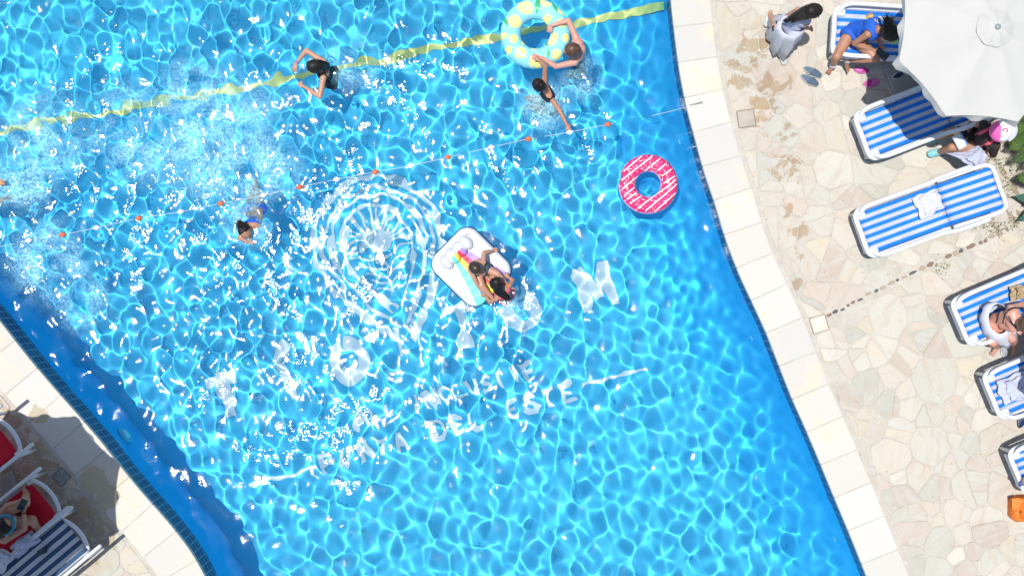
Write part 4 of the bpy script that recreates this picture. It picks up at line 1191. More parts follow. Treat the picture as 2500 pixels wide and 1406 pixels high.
def band(I, name, material, a, b, r, w):     # a strap or bracelet round a limb: centre a, axis towards b
    a = Vector(a); d = (Vector(b) - a).normalized(); u = d.cross(Vector((0, 0, 1))); u = (u if u.length > .05 else d.cross(Vector((0, 1, 0)))).normalized(); v = u.cross(d); q = MB()
    rr = [[a + d * h + (u * math.cos(t) + v * math.sin(t)) * (r + e) for t in [2 * math.pi * k / 16 for k in range(16)]] for h, e in ((-w / 2, -.003), (-w / 2, .003), (w / 2, .003), (w / 2, -.003))]
    q.loft(rr, True); return q.build(name, material, I['root'], True)
def strap(I, name, material, pts, r=.005):
    q = MB(); q.tube(smooth_path([P(*p) for p in pts], 4), r, 6, flat=.6); return receiver(q.build(name, material, I['root'], True))

BASE = WL
# 1: swimmer in the black suit, arms held out
I = person('dark-haired swimmer in a black strappy swimsuit, arms circling over the yellow line', dict(
    head=(766, 164, .30), chest=(790, 172, .08), sL=(789, 192, .12), sR=(790, 151, .12), eL=(781, 236, .10), wL=(741, 211, .06), tL=(727, 199, .03), eR=(748, 124, .12), wR=(726, 152, .06), tR=(715, 178, .02),
    pelvis=(808, 190, -.38), kL=(800, 205, -.72), aL=(800, 215, -1.06), fL=(785, 218, -1.14), kR=(802, 178, -.72), aR=(806, 180, -1.06), fR=(792, 180, -1.14)), SKIN_A, .92, face=(-1, -.1, -.45), up=(-.35, .05, 1))
garment(I, 'swimsuit', BLACK_CLOTH, lambda n, t, c: n in ('hips', 'waist') or (n == 'torso' and c.z < WL + .10) or (n == 'torso' and c.x < I['ch'].x - .02))
hair(I, HAIR_D, [[(772, 160, .34, .07), (784, 160, .27, .06), (796, 163, .17, .045), (803, 168, .08, .03)]], cover=.35)
for a, b in (((781, 184, .20), (800, 176, .15)), ((784, 176, .19), (800, 188, .14)), ((790, 172, .19), (799, 192, .12))): strap(I, 'strap', BLACK_CLOTH, [a, ((a[0] + b[0]) / 2, (a[1] + b[1]) / 2, .185), b])
band(I, 'wristband', mat('purple_band', (.25, .12, .5), .5), I['K']['wR'], I['K']['eR'], .024, .02)

# 2: man holding the lemon ring
I = person('bare-backed man in navy shorts resting both arms on the lemon swim ring', dict(
    head=(1396, 124, .34), chest=(1414, 122, .12), sL=(1403, 153, .16), sR=(1405, 90, .16), eL=(1357, 163, .17), wL=(1322, 141, .22), tL=(1295, 136, .20), eR=(1388, 51, .22), wR=(1348, 62, .22), tR=(1339, 83, .17),
    pelvis=(1412, 160, -.36), kL=(1398, 180, -.72), aL=(1402, 185, -1.04), fL=(1385, 180, -1.14), kR=(1398, 150, -.74), aR=(1408, 150, -1.05), fR=(1390, 148, -1.14)), SKIN_C, 1.0, face=(-1, -.05, -.5), up=(-.45, .05, 1))
garment(I, 'swim_shorts', NAVY_CLOTH, lambda n, t, c: n == 'hips' or (n.startswith('thigh') and t < .65) or (n == 'waist' and c.z < WL - .2), .012)
hair(I, HAIR_B, cover=.35)

# 3: woman under his hand, reaching for the rope float
I = person('woman in a dark top between the lemon ring and the rope, arms stretched to both', dict(
    head=(1314, 208, .22), chest=(1335, 230, .0), sL=(1348, 244, .02), sR=(1329, 209, .05), eR=(1331, 163, .20), wR=(1316, 148, .24), tR=(1305, 141, .25), eL=(1366, 270, .01), wL=(1383, 303, .03), tL=(1390, 322, .05),
    pelvis=(1340, 256, -.34), kL=(1300, 262, -.46), aL=(1318, 282, -.80), fL=(1305, 290, -.92), kR=(1290, 240, -.46), aR=(1296, 262, -.82), fR=(1280, 262, -.92)), SKIN_B, .86, face=(-.8, .6, -.35), up=(-.3, .3, 1))
garment(I, 'swim_top', BLACK_CLOTH, lambda n, t, c: n in ('torso', 'hips', 'waist') and c.z < WL + .07)
hair(I, HAIR_D, [[(1318, 206, .29, .045), (1321, 209, .31, .04)]], cover=.4)

# 4: swimmer under the rope
I = person('swimmer in a blue bikini gliding under the rope with her dark hair in a bun', dict(
    head=(600, 567, .07), chest=(618, 545, -.05), sL=(603, 553, -.02), sR=(633, 552, -.04), eL=(585, 580, -.02), wL=(607, 592, -.02), tL=(624, 592, -.01), eR=(637, 526, -.12), wR=(632, 500, -.18), tR=(628, 488, -.2),
    pelvis=(622, 512, -.20), kL=(612, 490, -.34), aL=(618, 462, -.40), fL=(622, 448, -.44), kR=(634, 484, -.32), aR=(627, 456, -.42), fR=(624, 440, -.44)), SKIN_B, .88, face=(.55, -.8, -.1), up=(-.35, .2, 1))
garment(I, 'bikini', BLUE_CLOTH, lambda n, t, c: n == 'hips' or (n == 'torso' and abs((c - I['ch']).dot(I['spine'])) < .045))
hair(I, HAIR_D, [[(588, 549, .09, .05), (590, 551, .10, .045)], [(597, 560, .12, .05), (590, 552, .10, .04)]], cover=.1)

# 5, 6: two children on the raft
I = person('short-haired child in dark swim shorts sitting on the inflatable raft with arms spread', dict(
    head=(1161, 655, .52), chest=(1161, 648, .37), sL=(1180, 640, .38), sR=(1148, 658, .38), eL=(1181, 617, .33), wL=(1204, 612, .22), tL=(1219, 609, .19), eR=(1162, 688, .30), wR=(1177, 713, .21), tR=(1184, 726, .18),
    pelvis=(1176, 662, .22), kL=(1214, 668, .25), aL=(1240, 698, .17), fL=(1252, 704, .12), kR=(1176, 696, .25), aR=(1198, 722, .17), fR=(1206, 734, .14)), SKIN_A, .78, face=(.6, -.65, -.55), up=(.28, -.28, 1), palm=((0, 0, -1), (0, 0, -1)))
garment(I, 'swim_shorts', mat('teal_shorts', (.02, .07, .09), .6), lambda n, t, c: n == 'hips' or (n.startswith('thigh') and t < .35), .010)
hair(I, mat('hair_dark_brown', (.03, .018, .012), .4, .5, noise=(40, (.06, .035, .02), .8), bump=(60, .004)), cover=.3, vol=1.02)
band(I, 'wristband', mat('blue_band', (.1, .3, .6), .5), I['K']['wR'], I['K']['eR'], .021, .016)
I = person('child with long wet dark hair and coral bikini holding the lower edge of the raft', dict(
    head=(1208, 692, .40), chest=(1226, 712, .18), sL=(1212, 729, .20), sR=(1243, 697, .20), eL=(1196, 738, .12), wL=(1186, 722, .15), tL=(1180, 708, .16), eR=(1252, 684, .14), wR=(1240, 676, .17), tR=(1230, 668, .17),
    pelvis=(1238, 724, -.10), kL=(1212, 700, .16), aL=(1188, 676, .18), fL=(1180, 668, .18), kR=(1222, 694, .16), aR=(1198, 668, .18), fR=(1190, 660, .19)), SKIN_B, .76, face=(-.7, .6, -.5), up=(-.25, .25, 1))
garment(I, 'bikini', PINK_CLOTH, lambda n, t, c: n == 'hips' or (n == 'torso' and abs((c - I['ch']).dot(I['spine'])) < .05) or (n == 'shoulder' and t < .5 and abs((c - I['ch']).dot(I['spine'])) < .03))
hair(I, HAIR_D, [[(1212, 688, .46, .06), (1214, 700, .38, .062), (1221, 713, .30, .055), (1231, 721, .27, .042), (1238, 726, .25, .03)]], cover=.2, vol=1.03)

BASE = 0.0
# 7: girl walking on the deck
def loft_cloth(I, name, material, rings_in, folds=9, amp=.06, root=None):
    """rings: (centre Vector, half-axis a Vector, half-axis b Vector)"""
    q = MB(); rings = []; n = 72; R_ = len(rings_in)
    for i, (c, a, b) in enumerate(rings_in):
        f = i / (R_ - 1); rings.append([c + (a * math.cos(t) + b * math.sin(t)) * (1 + amp * f * math.sin(t * folds + i * .25) + amp * .5 * f * math.sin(t * (folds * 2 + 1) + 1)) for t in [2 * math.pi * k / n for k in range(n)]])
    q.loft(rings, False); o = q.build(name, material, root or I['root'], True)
    m = o.modifiers.new('thick', 'SOLIDIFY'); m.thickness = .004; return o
I = person('long-haired girl in a white dress walking on the paving with a phone in her hand', dict(
    head=(1986, 30, 1.30), chest=(1960, 44, 1.02), sL=(1948, 26, 1.06), sR=(1966, 56, 1.04), eL=(1925, 38, .84), wL=(1898, 57, .74), tL=(1884, 70, .70), eR=(1958, 66, .80), wR=(1976, 70, .72), tR=(1986, 68, .70),
    pelvis=(1930, 64, .78), kL=(1894, 58, .50), aL=(1880, 36, .24), fL=(1874, 52, .19), kR=(1925, 104, .48), aR=(1908, 132, .21), fR=(1912, 146, .17)), SKIN_A, .88, face=(.9, -.35, -.75), up=(.5, .1, 1), palm=((0, -.3, -1), (0, 0, -1)))
garment(I, 'dress_top', LILAC_CLOTH, lambda n, t, c: n in ('torso', 'hips', 'waist') or (n == 'shoulder' and t < .35), .012)
pw = P(1938, 60, .86)
loft_cloth(I, 'skirt', WHITE_CLOTH, [(P(1938, 60, .88), Vector((.13, .05, .02)), Vector((-.04, .11, 0))), (P(1928, 68, .74), Vector((.15, .04, 0)), Vector((-.05, .15, 0))), (P(1920, 76, .58), Vector((.15, .06, 0)), Vector((-.07, .185, 0))),
                                     (P(1911, 84, .42), Vector((.125, .07, 0)), Vector((-.07, .20, 0))), (P(1899, 90, .26), Vector((.11, .07, 0)), Vector((-.07, .235, 0)))], 7, .13)
hair(I, HAIR_D, [[(1980, 28, 1.38, .075), (1966, 30, 1.27, .07), (1950, 36, 1.16, .055), (1934, 44, 1.06, .038), (1922, 50, .98, .02)], [(1975, 36, 1.34, .05), (1958, 40, 1.2, .05), (1940, 47, 1.1, .035)]], cover=.2, vol=1.05)
band(I, 'bracelet', BLACK_CLOTH, I['K']['wL'], I['K']['eL'], .026, .010)
def shoe(I, name, material, a, t, w=.045, h=.05):
    q = MB(); a = Vector(a); t = Vector(t); d = (t - a); d.z = 0; d.normalize(); z = min(a.z, t.z)
    cone_mesh(q, a - d * .02, a + d * .07, w * .85, w * .9, 12, (Vector((0, 0, 1)), .8)); cone_mesh(q, a + d * .07, t + d * .03, w * .9, w, 12, (Vector((0, 0, 1)), .6))
    o = link_mesh(name, remesh(q, .008, 2), material, I['root'], True); return o
CLOG = mat('white_clog', (.52, .54, .52), .6, .3)
shoe(I, 'shoe', CLOG, I['K']['aL'] + Vector((0, 0, -.03)), I['K']['fL'] + Vector((0, 0, -.0))); shoe(I, 'shoe', CLOG, I['K']['aR'] + Vector((0, 0, -.02)), I['K']['fR'])
def phone(px, py, z, deg, label, tilt=0.0, L=.15, Wd=.075, pitch=0.0):
    p = P(px, py, z); r = empty('phone', p, 0, label, 'phone'); r.rotation_euler = (tilt, pitch, math.radians(deg))
    q = MB(); q.box((0, 0, 0), (L, Wd, .010), bev=.004); q.build('case', PHONE, r)
    q = MB(); q.box((0, 0, .0068), (L * .93, Wd * .9, .002)); q.build('screen', mat('phone_glass', (.015, .03, .05), .05, .7), r, smooth=False)
phone(1899, 64, .70, 28, 'dark phone held by the girl in the white dress', .9)

# 8: woman in the blue vest
I = person('woman in a blue sports vest bent over a phone on the top lounger', dict(
    head=(2172, 84, .98), chest=(2134, 74, .82), sL=(2124, 42, .84), sR=(2119, 84, .86), eR=(2086, 106, .66), wR=(2136, 125, .62), tR=(2152, 132, .62), eL=(2146, 90, .64), wL=(2150, 112, .62), tL=(2157, 124, .62),
    pelvis=(2083, 74, .56), kR=(2043, 138, .58), aR=(2034, 160, .26), fR=(2024, 176, .19), kL=(2138, 143, .60), aL=(2066, 147, .36), fL=(2070, 172, .22),
    hR=(2074, 84, .56), hL=(2092, 98, .56)), SKIN_B, 1.0, face=(.6, -.5, -.9), up=(.7, .0, .75), palm=((0, 0, 1), (0, 0, 1)))
garment(I, 'sports_vest', BLUE_CLOTH, lambda n, t, c: n in ('torso', 'waist', 'hips') or (n == 'shoulder' and t < .45), .014, .006)
hair(I, HAIR_D, [[(2167, 62, 1.05, .06), (2167, 50, 1.02, .045)]], cover=.05, vol=1.12)
q = MB(); hp = I['hd']; ang = [math.radians(k * 12) for k in range(-6, 7)]
q.tube([hp + I['F'] * (math.cos(t) * .108) + I['SD'] * (math.sin(t) * .098) + I['UP'] * .035 for t in ang], .014, 6, flat=1.2)
q.build('headband', mat('lime_band', (.35, .62, .08), .6), I['root'], True)
band(I, 'ankle_sock', WHITE_CLOTH, I['K']['aL'].lerp(I['K']['kL'], .06), I['K']['kL'], .040, .05); band(I, 'ankle_sock', WHITE_CLOTH, I['K']['aR'].lerp(I['K']['kR'], .05), I['K']['kR'], .038, .045)
# yellow name and number printed across the upper back
def print_on(I, name, material, body_obj, text_strokes, width=.009):
    from mathutils.bvhtree import BVHTree
    bm = bmesh.new(); bm.from_mesh(I['me']); tr = BVHTree.FromBMesh(bm); m = MB()
    for st in text_strokes:
        pts = []
        for a, b in zip(st[:-1], st[1:]):
            for k in range(5):
                f = k / 4; pts.append((a[0] + (b[0] - a[0]) * f, a[1] + (b[1] - a[1]) * f))
        out = []
        for x, y in pts:
            c = W(x, y, .9); dcam = (c - Vector((0, 0, H))).normalized(); hit = tr.ray_cast(Vector((0, 0, H)), dcam)
            if hit[0]: out.append(hit[0] - dcam * .024)
        if len(out) > 2: m.tube(out, width * .5, 5, flat=.4)
    bm.free()
    if m.v: m.build(name, material, I['root'], True)
YEL = mat('yellow_print', (.78, .60, .16), .6)
def glyph(ch, cx, cy, sz, deg):
    a = math.radians(deg); G = {'0': STROKES['O'], 'J': [[(.2, .5), (.2, -.3), (0, -.5), (-.2, -.3)]], 'R': [[(-.25, -.5), (-.25, .5), (.2, .4), (.2, .1), (-.25, 0), (.25, -.5)]]}
    st = G.get(ch, STROKES.get(ch))
    return [[(cx + (x * math.cos(a) - y * math.sin(a)) * sz, cy - (x * math.sin(a) + y * math.cos(a)) * sz) for x, y in s_] for s_ in st]
ss = []
for ch, x, y in (('S', 2113, 52), ('A', 2116, 47), ('L', 2119, 43.5), ('D', 2124, 41), ('A', 2129, 40)): ss += glyph(ch, x, y, 6.5, -70 + (x - 2113) * 2)
for ch, x, y in (('0', 2140, 48), ('L', 2146, 52)): ss += glyph(ch, x, y, 9, -40)
print_on(I, 'vest_print', YEL, None, ss)
phone(2153, 133, .64, -38, 'black phone held by the woman in the blue vest', .25, .16, .085)

# 9: woman in the pink and white cap
I = person('woman in a pink and white cap and sheer black cover-up sitting sideways beside the lounger', dict(
    head=(2442, 322, 1.00), chest=(2412, 332, .80), sL=(2430, 354, .80), sR=(2402, 306, .80), eR=(2372, 302, .62), wR=(2362, 322, .60), tR=(2357, 336, .58), eL=(2424, 376, .62), wL=(2392, 372, .60), tL=(2376, 366, .60),
    pelvis=(2388, 344, .54), kR=(2318, 322, .58), aR=(2290, 336, .24), fR=(2276, 340, .20), kL=(2324, 360, .56), aL=(2295, 370, .24), fL=(2280, 374, .20), hR=(2380, 332, .54), hL=(2386, 356, .54)), SKIN_B, 1.0, face=(-.85, -.2, -.5), up=(-.25, 0, 1), palm=((0, 0, -1), (0, 0, -1)))
garment(I, 'swimsuit', PINK_CLOTH, lambda n, t, c: n in ('torso', 'shoulder') and abs((c - I['ch']).dot(I['across'])) < .10 and abs((c - I['ch']).dot(I['across'])) > .045, .007)
garment(I, 'cover_up', MESH_CLOTH, lambda n, t, c: (n in ('torso', 'waist', 'hips') and not (abs((c - I['ch']).dot(I['across'])) < .085 and abs((c - I['ch']).dot(I['across'])) > .055)) or n == 'upper_armL' or (n == 'forearmL' and t < .5) or n == 'shoulder' and t > .7, .014)
garment(I, 'shorts', BLACK_CLOTH, lambda n, t, c: n == 'hips' or (n == 'thighR' and t < .7), .018)
hair(I, HAIR_D, cover=.2)
q = MB(); hp = I['hd'] + I['UP'] * .03; rings = []
for i in range(8):
    ph = math.pi / 2 * i / 7; rings.append([hp + I['UP'] * (math.sin(ph) * .105) + (I['F'] * math.cos(t) + I['SD'] * math.sin(t)) * (math.cos(ph) * .122 + .002) for t in [2 * math.pi * k / 28 for k in range(28)]])
q.loft(rings, True); q.mi = [0 if ((Vector(q.v[f[0]]) - hp).dot(I['F'] * -.8 + I['SD'] * .2)) > -.02 else 1 for f in q.f]
q.build('cap_crown', [mat('cap_white', (.68, .69, .70), .7), mat('cap_pink', (.75, .12, .38), .7)], I['root'], True)
q = MB(); rim_ = []
for rr_, zz in ((.118, .0), (.175, -.012), (.175, -.018), (.118, -.006)):
    rim_.append([hp + I['UP'] * (.01 + zz) - I['F'] * (math.cos(t) * rr_) + I['SD'] * (math.sin(t) * rr_ * .82) for t in [math.radians(k * 10) for k in range(-7, 8)]])
q.loft(rim_, False, closed=False); q.build('cap_peak', mat('cap_grey', (.55, .58, .62), .7), I['root'], True)
q = MB(); q.tube(smooth_path([hp + I['UP'] * .105 + I['F'] * a + I['SD'] * b for a, b in ((-.03, .035), (-.045, .01), (-.02, -.01), (-.0, .0), (-.005, .02))], 4), .006, 6); q.build('cap_emblem', mat('emblem_red', (.6, .04, .14), .6), I['root'], True)
SLIP_A = mat('slipper_aqua', (.22, .52, .55), .6, .3)
shoe(I, 'slipper', SLIP_A, I['K']['aR'] + Vector((0, 0, -.03)), I['K']['fR'], .05); shoe(I, 'slipper', SLIP_A, I['K']['aL'] + Vector((0, 0, -.03)), I['K']['fL'], .05)

# 10: woman wrapped in white on lounger
I = person('woman with black bikini straps and a white cloth round her hips on a lounger', dict(
    head=(2508, 794, 1.02), chest=(2474, 776, .84), sL=(2468, 752, .84), sR=(2474, 802, .84), eL=(2498, 742, .66), wL=(2512, 762, .62), tL=(2520, 776, .62), eR=(2446, 797, .70), wR=(2478, 806, .64), tR=(2496, 810, .62),
    pelvis=(2430, 782, .57), kL=(2470, 826, .60), aL=(2478, 844, .24), fL=(2474, 862, .19), kR=(2424, 836, .58), aR=(2436, 846, .24), fR=(2424, 862, .19), hR=(2424, 792, .57), hL=(2436, 790, .57)), SKIN_C, 1.0, face=(.8, -.3, -.7), up=(.6, 0, .8), palm=((0, 0, 1), (0, 0, 1)))
for pts in ([(2448, 790, .93), (2455, 765, .95), (2475, 752, .95), (2500, 752, .93)], [(2462, 772, .96), (2472, 790, .95), (2482, 800, .92)]): strap(I, 'strap', BLACK_CLOTH, pts, .008)
hair(I, HAIR_B, cover=.3)
loft_cloth(I, 'wrap', WHITE_CLOTH, [(P(2440, 778, .74), Vector((.12, .02, 0)), Vector((-.02, .17, 0))), (P(2432, 784, .66), Vector((.16, .0, 0)), Vector((-.04, .22, 0))), (P(2436, 792, .56), Vector((.20, -.02, 0)), Vector((-.04, .235, 0))), (P(2440, 798, .50), Vector((.22, -.03, 0)), Vector((-.04, .24, 0)))], 9, .05)

# 11: person on the red lounger
I = person('dark-haired person with a blue headscarf lying on the red lounger in the shade', dict(
    head=(18, 1278, .95), chest=(2, 1290, .76), sL=(-14, 1268, .76), sR=(10, 1318, .78), eL=(16, 1234, .66), wL=(44, 1224, .78), tL=(56, 1222, .80), eR=(60, 1290, .66), wR=(58, 1250, .76), tR=(58, 1232, .80),
    pelvis=(24, 1262, .58), kL=(62, 1228, .76), aL=(64, 1202, .56), fL=(56, 1190, .56), kR=(78, 1268, .66), aR=(92, 1290, .54), fR=(90, 1302, .54)), SKIN_A, 1.0, face=(.75, .7, -.3), up=(0, 0, 1), palm=((0, 0, 1), (0, 0, 1)))
hair(I, HAIR_D, [[(10, 1288, 1.0, .07), (4, 1300, .95, .06), (-6, 1306, .9, .05)]], cover=.15, vol=1.05)
q = MB(); hp = I['hd']; q.tube([hp + I['F'] * (math.cos(t) * .112) + I['SD'] * (math.sin(t) * .10) + I['UP'] * .05 for t in [math.radians(k * 30) for k in range(13)]], .018, 6); q.build('headscarf', mat('scarf_blue', (.03, .22, .35), .7), I['root'], True)
garment(I, 'swimsuit', BLACK_CLOTH, lambda n, t, c: n in ('hips',) or (n == 'torso' and abs((c - I['ch']).dot(I['spine'])) < .05))
band(I, 'bracelet', BLACK_CLOTH, I['K']['wR'], I['K']['eR'], .026, .010)
phone(54, 1232, .82, 62, 'dark phone held up by the person on the red lounger', .2, .14, .075)

BASE = WL
# 12: bather whose hand reaches in at the left edge
I = person('bather at the left edge of the pool with one splashing hand spread in view', dict(
    head=(-62, 470, .16), chest=(-50, 490, -.02), sL=(-60, 510, .02), sR=(-46, 464, .02), eR=(-32, 448, .10), wR=(-12, 445, .10), tR=(13, 445, .10), eL=(-30, 520, -.06), wL=(0, 492, -.05), tL=(28, 478, -.04),
    pelvis=(-70, 495, -.35), kL=(-60, 510, -.7), aL=(-70, 515, -1.02), fL=(-60, 518, -1.12), kR=(-60, 480, -.7), aR=(-70, 478, -1.02), fR=(-60, 476, -1.12)), mat('skin_orange', (.60, .26, .12), .45), .95, face=(1, -.1, -.2))  # this bather has an even orange skin colour
garment(I, 'swimsuit', BLACK_CLOTH, lambda n, t, c: n in ('hips', 'waist', 'torso'))
hair(I, HAIR_D, cover=.2)

BASE = 0.0
# ------------------------------------------------------------------ small things
def cloth_patch(name, px, py, z, L, Wd, deg, material, label, cat, seed=1, h=.03, flat=.006, drop=None, corner=.0):
    """a crumpled cloth: folded layers with soft creases and a hem of its own thickness"""
    random.seed(seed); root = empty(name, P(px, py, z), math.radians(deg), label, cat)
    ph = [random.uniform(0, 6.28) for _ in range(8)]; n = 44; q = MB(); rings = []; vs = []; fs = []
    for i in range(n + 1):
        for j in range(n + 1):
            u = i / n * 2 - 1; v = j / n * 2 - 1; r = max(abs(u), abs(v))
            th = math.atan2(v, u); ed = 1 + .07 * math.sin(th * 3 + ph[0]) + .05 * math.sin(th * 7 + ph[1]) - corner * max(0, abs(u) + abs(v) - 1.3)
            x = u * L / 2 * ed; y = v * Wd / 2 * ed
            zz = flat + h * (.5 + .5 * math.sin(u * 4 + v * 2.5 + ph[2])) * .5 + h * .25 * abs(math.sin(u * 5 - v * 7 + ph[3])) + h * .07 * abs(math.sin(u * 11 + v * 5 + ph[4]))
            zz *= (1 - r ** 6 * .75)
            if drop: zz += drop(x, y)
            vs.append((x, y, zz))
    for i in range(n):
        for j in range(n): a = i * (n + 1) + j; fs.append((a, a + n + 1, a + n + 2, a + 1))
    q.add(vs, fs); o = q.build('cloth', material, root); m = o.modifiers.new('t', 'SOLIDIFY'); m.thickness = .005; m.offset = 1
    # hem and an upper folded layer
    q = MB(); q.add([(x * .72 + L * .06, y * .8, z_ + h * .9) for x, y, z_ in vs], fs); o = q.build('folded_layer', material, root); m = o.modifiers.new('t', 'SOLIDIFY'); m.thickness = .005
    return root
cloth_patch('towel', 2266, 497, .525, .30, .26, 25, WHITE_CLOTH, 'white folded towel lying on the middle of the empty striped lounger', 'towel', 4, .035)
cloth_patch('t_shirt', 2476, 947, .53, .36, .30, 20, LILAC_CLOTH, 'crumpled pale T-shirt with a small dark emblem on the lounger above the last one', 'T-shirt', 6, .06)
cloth_patch('white_cloth', 2372, 376, .60, .32, .26, -50, LILAC_CLOTH, 'white cloth hanging from the lap of the woman in the cap', 'cloth', 8, .07, drop=lambda x, y: -1.5 * max(0, -x - .02) if x < 0 else 0)
cloth_patch('towel', 62, 1326, .56, .34, .16, 38, LILAC_CLOTH, 'crumpled lilac-white towel beside the person on the red lounger', 'towel', 9, .05)
cloth_patch('towel', -6, 1362, .62, .26, .30, 60, WHITE_CLOTH, 'bright sunlit white towel at the very left edge below the red lounger', 'towel', 10, .05)
cloth_patch('straw_hat', 2486, 714, .54, .20, .16, 10, mat('straw', (.52, .40, .24), .9, .1, noise=(30, (.35, .25, .13), .8), bump=(50, .01)), 'crumpled straw-coloured sun hat on the lounger above the woman in white', 'hat', 12, .08)
# emblem on the T-shirt
p = P(2486, 950, .58)
# snack box on the lap
root = empty('picnic_box', P(2342, 346, .66), math.radians(-62), 'small white and blue carton of snacks on the knees of the woman in the cap', 'carton')
q = MB(); q.box((0, 0, 0), (.17, .10, .04), bev=.006); q.build('carton', mat('carton_pale', (.60, .68, .70), .5), root)
q = MB(); q.box((.0, .055, .012), (.15, .022, .012), bev=.003); q.build('blue_flap', mat('flap_blue', (.12, .28, .62), .5), root)
q = MB(); q.box((-.095, .01, .012), (.03, .06, .02), bev=.004); q.build('yellow_tab', mat('tab_yellow', (.7, .55, .2), .5), root)

def slipper(px, py, deg, mats, label, cat, z=.142, L=.25, Wd=.095, group=None, clog=False):
    p = P(px, py, z); root = empty('slipper', p, math.radians(deg), label, cat, group)
    def outl(off, zz): 
        pts = []
        for k in range(28):
            t = 2 * math.pi * k / 28; c = math.cos(t); w = (Wd / 2 + off) * (1 + .12 * c) * (1 - .10 * math.cos(2 * t)); pts.append(Vector(((L / 2 + off) * c, w * math.sin(t), zz + .006 * max(0, c))))
        return pts
    q = MB(); q.loft([outl(-.006, 0), outl(0, .006), outl(0, .020), outl(-.006, .024)]); q.build('sole', mats[0], root)
    q = MB(); q.loft([outl(-.010, .0245), outl(-.012, .027)]); q.build('insole', mats[1], root)
    q = MB(); rings = []
    for i in range(7):
        x = (-.01 + .115 * i / 6) * L / .25; f = i / 6; w = (Wd / 2) * math.sqrt(max(.05, 1 - (x / (L / 2 + .005)) ** 2 * .9)); hh = .050 - .022 * f
        rings.append([Vector((x + .012 * math.cos(t * 1.0) * (1 - f), math.cos(t) * w, .012 + math.sin(t) * hh)) for t in [math.pi * k / 12 for k in range(13)]])
    q.loft(rings, False, closed=False); o = q.build('upper', mats[2], root); m = o.modifiers.new('t', 'SOLIDIFY'); m.thickness = .005
GREY_S = mat('slate_upper', (.085, .125, .18), .8, .2, bump=(60, .001)); SOLE_G = mat('sole_grey', (.35, .36, .34), .7); INS_G = mat('slate_insole', (.11, .16, .22), .8, .2)
slipper(1983, 177, -28 , [SOLE_G, INS_G, GREY_S], 'upper slate grey slipper of the pair on the paving', 'slipper', group='pair of slate grey slippers')
slipper(1976, 197, -31, [SOLE_G, INS_G, GREY_S], 'lower slate grey slipper of the pair on the paving', 'slipper', group='pair of slate grey slippers')
PK = mat('slide_pink', (.62, .13, .42), .5); PK2 = mat('slide_pink_in', (.40, .04, .22), .5)
slipper(2103, 172, 172, [PK, PK2, PK], 'pink slide sandal near the bare foot of the woman in blue', 'sandal', L=.19, Wd=.08, group='pair of pink slide sandals')
slipper(2126, 204, 8, [PK, PK2, PK], 'pink slide sandal lying in the parasol shadow left of the grey slab', 'sandal', L=.20, Wd=.09, group='pair of pink slide sandals')
NV = mat('shoe_navy', (.01, .03, .10), .5)
slipper(2190, 186, 25, [mat('shoe_sole_white', (.6, .6, .62), .5), NV, NV], 'small navy and white shoe standing on the grey parasol base slab', 'shoe', z=.20, L=.15, Wd=.07)
slipper(2494, 1023, 70, [mat('shoe_dark', (.02, .03, .035), .4), NV, mat('shoe_teal', (.03, .06, .07), .4)], 'dark shoe under the lounger that carries the T-shirt', 'shoe', L=.22, Wd=.10)
slipper(2450, 858, 95, [mat('slide_white', (.5, .5, .54), .6), mat('slide_grey', (.30, .32, .36), .6), mat('slide_grey2', (.34, .36, .40), .6)], 'pale grey slide in the shade beside the feet of the woman in white', 'sandal', L=.15, Wd=.08)
# dark folded pouch on the grey lounger
root = empty('pouch', P(104, 1345, .56), math.radians(24), 'small dark blue pouch lying on the navy and grey striped lounger', 'pouch')
q = MB(); q.box((0, 0, .012), (.115, .062, .028), bev=.012); q.build('body', mat('pouch_blue', (.012, .05, .08), .6), root)
q = MB(); q.box((.03, 0, .028), (.05, .064, .006), bev=.003); q.build('flap', mat('pouch_flap', (.008, .035, .06), .5), root)
# orange bag at the foot of the last lounger
def bag():
    p = P(2492, 1238, .14); root = empty('beach_bag', p, math.radians(-3), 'orange fabric beach bag with dark trim at the lower right edge', 'bag')
    m = mat('bag_orange', (.72, .20, .035), .7, .3, bump=(9, .02), noise=(5, (.60, .14, .02), .7)); rings = []
    for i, (z, sc_) in enumerate(((.0, .92), (.03, 1.0), (.09, 1.03), (.15, .98), (.19, .86), (.20, .70), (.17, .62), (.13, .60))):
        rings.append([Vector((math.copysign(abs(math.cos(t)) ** .55, math.cos(t)) * .17 * sc_ * (1 + .05 * math.sin(t * 5 + i)), math.copysign(abs(math.sin(t)) ** .55, math.sin(t)) * .15 * sc_ * (1 + .06 * math.sin(t * 4 + i * 1.7)), z + .012 * math.sin(t * 3 + i))) for t in [2 * math.pi * k / 40 for k in range(40)]])
    q = MB(); q.loft(rings, True); q.build('bag_body', m, root)
    q = MB(); q.add([(-.20, .13, .17), (-.13, .15, .20), (-.115, .03, .21), (-.19, .0, .18), (-.20, .13, .16), (-.13, .15, .19), (-.115, .03, .20), (-.19, .0, .17)], [(0, 1, 2, 3), (7, 6, 5, 4), (0, 4, 5, 1), (1, 5, 6, 2), (2, 6, 7, 3), (3, 7, 4, 0)]); q.build('side_flap', m, root, smooth=False)
    q = MB(); q.tube(smooth_path([Vector(v) for v in ((-.10, -.02, .205), (-.04, -.06, .235), (.04, -.04, .23), (.10, -.08, .21))], 5), .014, 8, flat=.5); q.build('handle', m, root)
    q = MB(); q.box((.03, .07, .19), (.11, .12, .03), rz=.1, bev=.01); q.build('dark_lining', mat('bag_navy', (.02, .03, .09), .7), root)
bag()
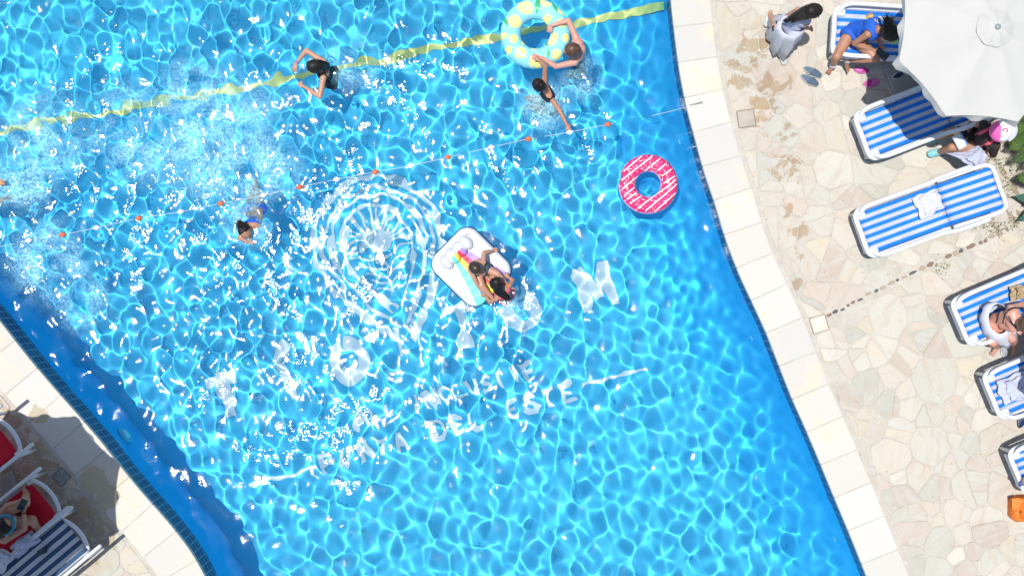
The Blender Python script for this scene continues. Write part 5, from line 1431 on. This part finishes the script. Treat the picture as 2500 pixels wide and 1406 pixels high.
# bundle standing in for an unidentified brown-grey shape on the last lounger
root = empty('standin_bundle', P(2502, 1173, .52), math.radians(-20), 'small grey-brown stand-in bundle with blue trim on the last lounger at the right edge', 'pouch')
q = MB(); q.ball((0, 0, .03), .055, 14, sc=(1.1, 1.2, .6)); q.build('body', mat('bundle_taupe', (.20, .15, .16), .6), root)
q = MB(); q.ball((-.045, -.05, .02), .03, 10, sc=(.8, 1.2, .5)); q.build('trim', mat('bundle_trim', (.02, .05, .3), .5), root)
# emblem square on the T-shirt
q = MB(); e = bpy.data.objects.get('t_shirt'); q.box((.05, -.02, .075), (.022, .028, .003), rz=.3); q.build('emblem', BLACK_CLOTH, e)

# ------------------------------------------------------------------ plants
def cycad(px, py, z, label, seed, n=20, L=.75, rot0=0):
    random.seed(seed); p = P(px, py, .14); root = empty('palm_plant', p, 0, label, 'palm')
    q = MB(); q.ball((0, 0, .10), .10, 12, sc=(1, 1, 1.3)); q.build('trunk', mat('palm_trunk', (.10, .06, .03), .9, .1, bump=(20, .02)), root)
    mg = mat('palm_leaflet', (.045, .10, .02), .45, .4, noise=(8, (.11, .17, .035), .8)); q = MB()
    for k in range(n):
        a = 2 * math.pi * k / n + random.uniform(-.12, .12); el = random.uniform(.35, 1.1); LL = L * random.uniform(.8, 1.05); d = Vector((math.cos(a), math.sin(a), 0))
        pts = []
        for i in range(25):
            t = i / 24; pts.append(Vector((0, 0, .22)) + d * (LL * t * math.cos(el * (1 - t * .6))) + Vector((0, 0, LL * (math.sin(el) * t - .75 * t * t * math.sin(el) - .1 * t * t))))
        q.tube(pts[::3], .007, 5)
        s_ = Vector((-d.y, d.x, 0))
        for i in range(2, 25):
            for m in (0, .5):
                t = (i - m) / 24; c = pts[i].lerp(pts[i - 1], m); ll = .17 * math.sin(math.pi * min(1, t * .9 + .12)) ** .7
                for sg in (-1, 1):
                    tip = c + (s_ * sg * .82 + d * .55).normalized() * ll + Vector((0, 0, .035 - .02 * random.random())); w = d * .0065
                    q.add([c - w, c + w, tip.lerp(c, .4) + w * 1.1, tip, tip.lerp(c, .4) - w * 1.1], [(0, 1, 2, 3, 4)])
    q.build('crown', mg, root)
cycad(2560, 318, .14, 'dark green cycad palm whose fronds reach in beside the pink and white cap', 4, 30, .80)
cycad(2572, 440, .14, 'smaller green palm below it with one frond reaching in near the empty lounger', 7, 12, .66)
def agave(px, py, label):
    root = empty('agave_plant', P(px, py, .14), 0, label, 'plant'); m = mat('agave_leaf', (.035, .11, .085), .5, .4, noise=(4, (.06, .15, .10), .8)); random.seed(2)
    for k in range(9):
        a = math.pi + (k - .25) * 2 * math.pi / 9; el = .35; L = .48; d = Vector((math.cos(a), math.sin(a), 0)); s_ = Vector((-d.y, d.x, 0)); rings = []
        for i in range(14):
            t = i / 13; w = .085 * math.sin(math.pi * min(1, t * .78 + .2)) ** .8 * (1 - t ** 6) + .002; c = d * (L * t * math.cos(el)) + Vector((0, 0, .06 + L * t * math.sin(el) - .28 * t * t * L))
            rings.append([c + s_ * (w * x) + Vector((0, 0, .03 * abs(x) + y)) for x, y in ((-1, 0), (-.5, -.004), (0, -.006), (.5, -.004), (1, 0), (.5, .006), (0, .004), (-.5, .006))])
        q = MB(); q.loft(rings, True); q.build('leaf', m, root)
agave(2550, 497, 'blue-green broad-leaved agave at the right edge in the dry soil')
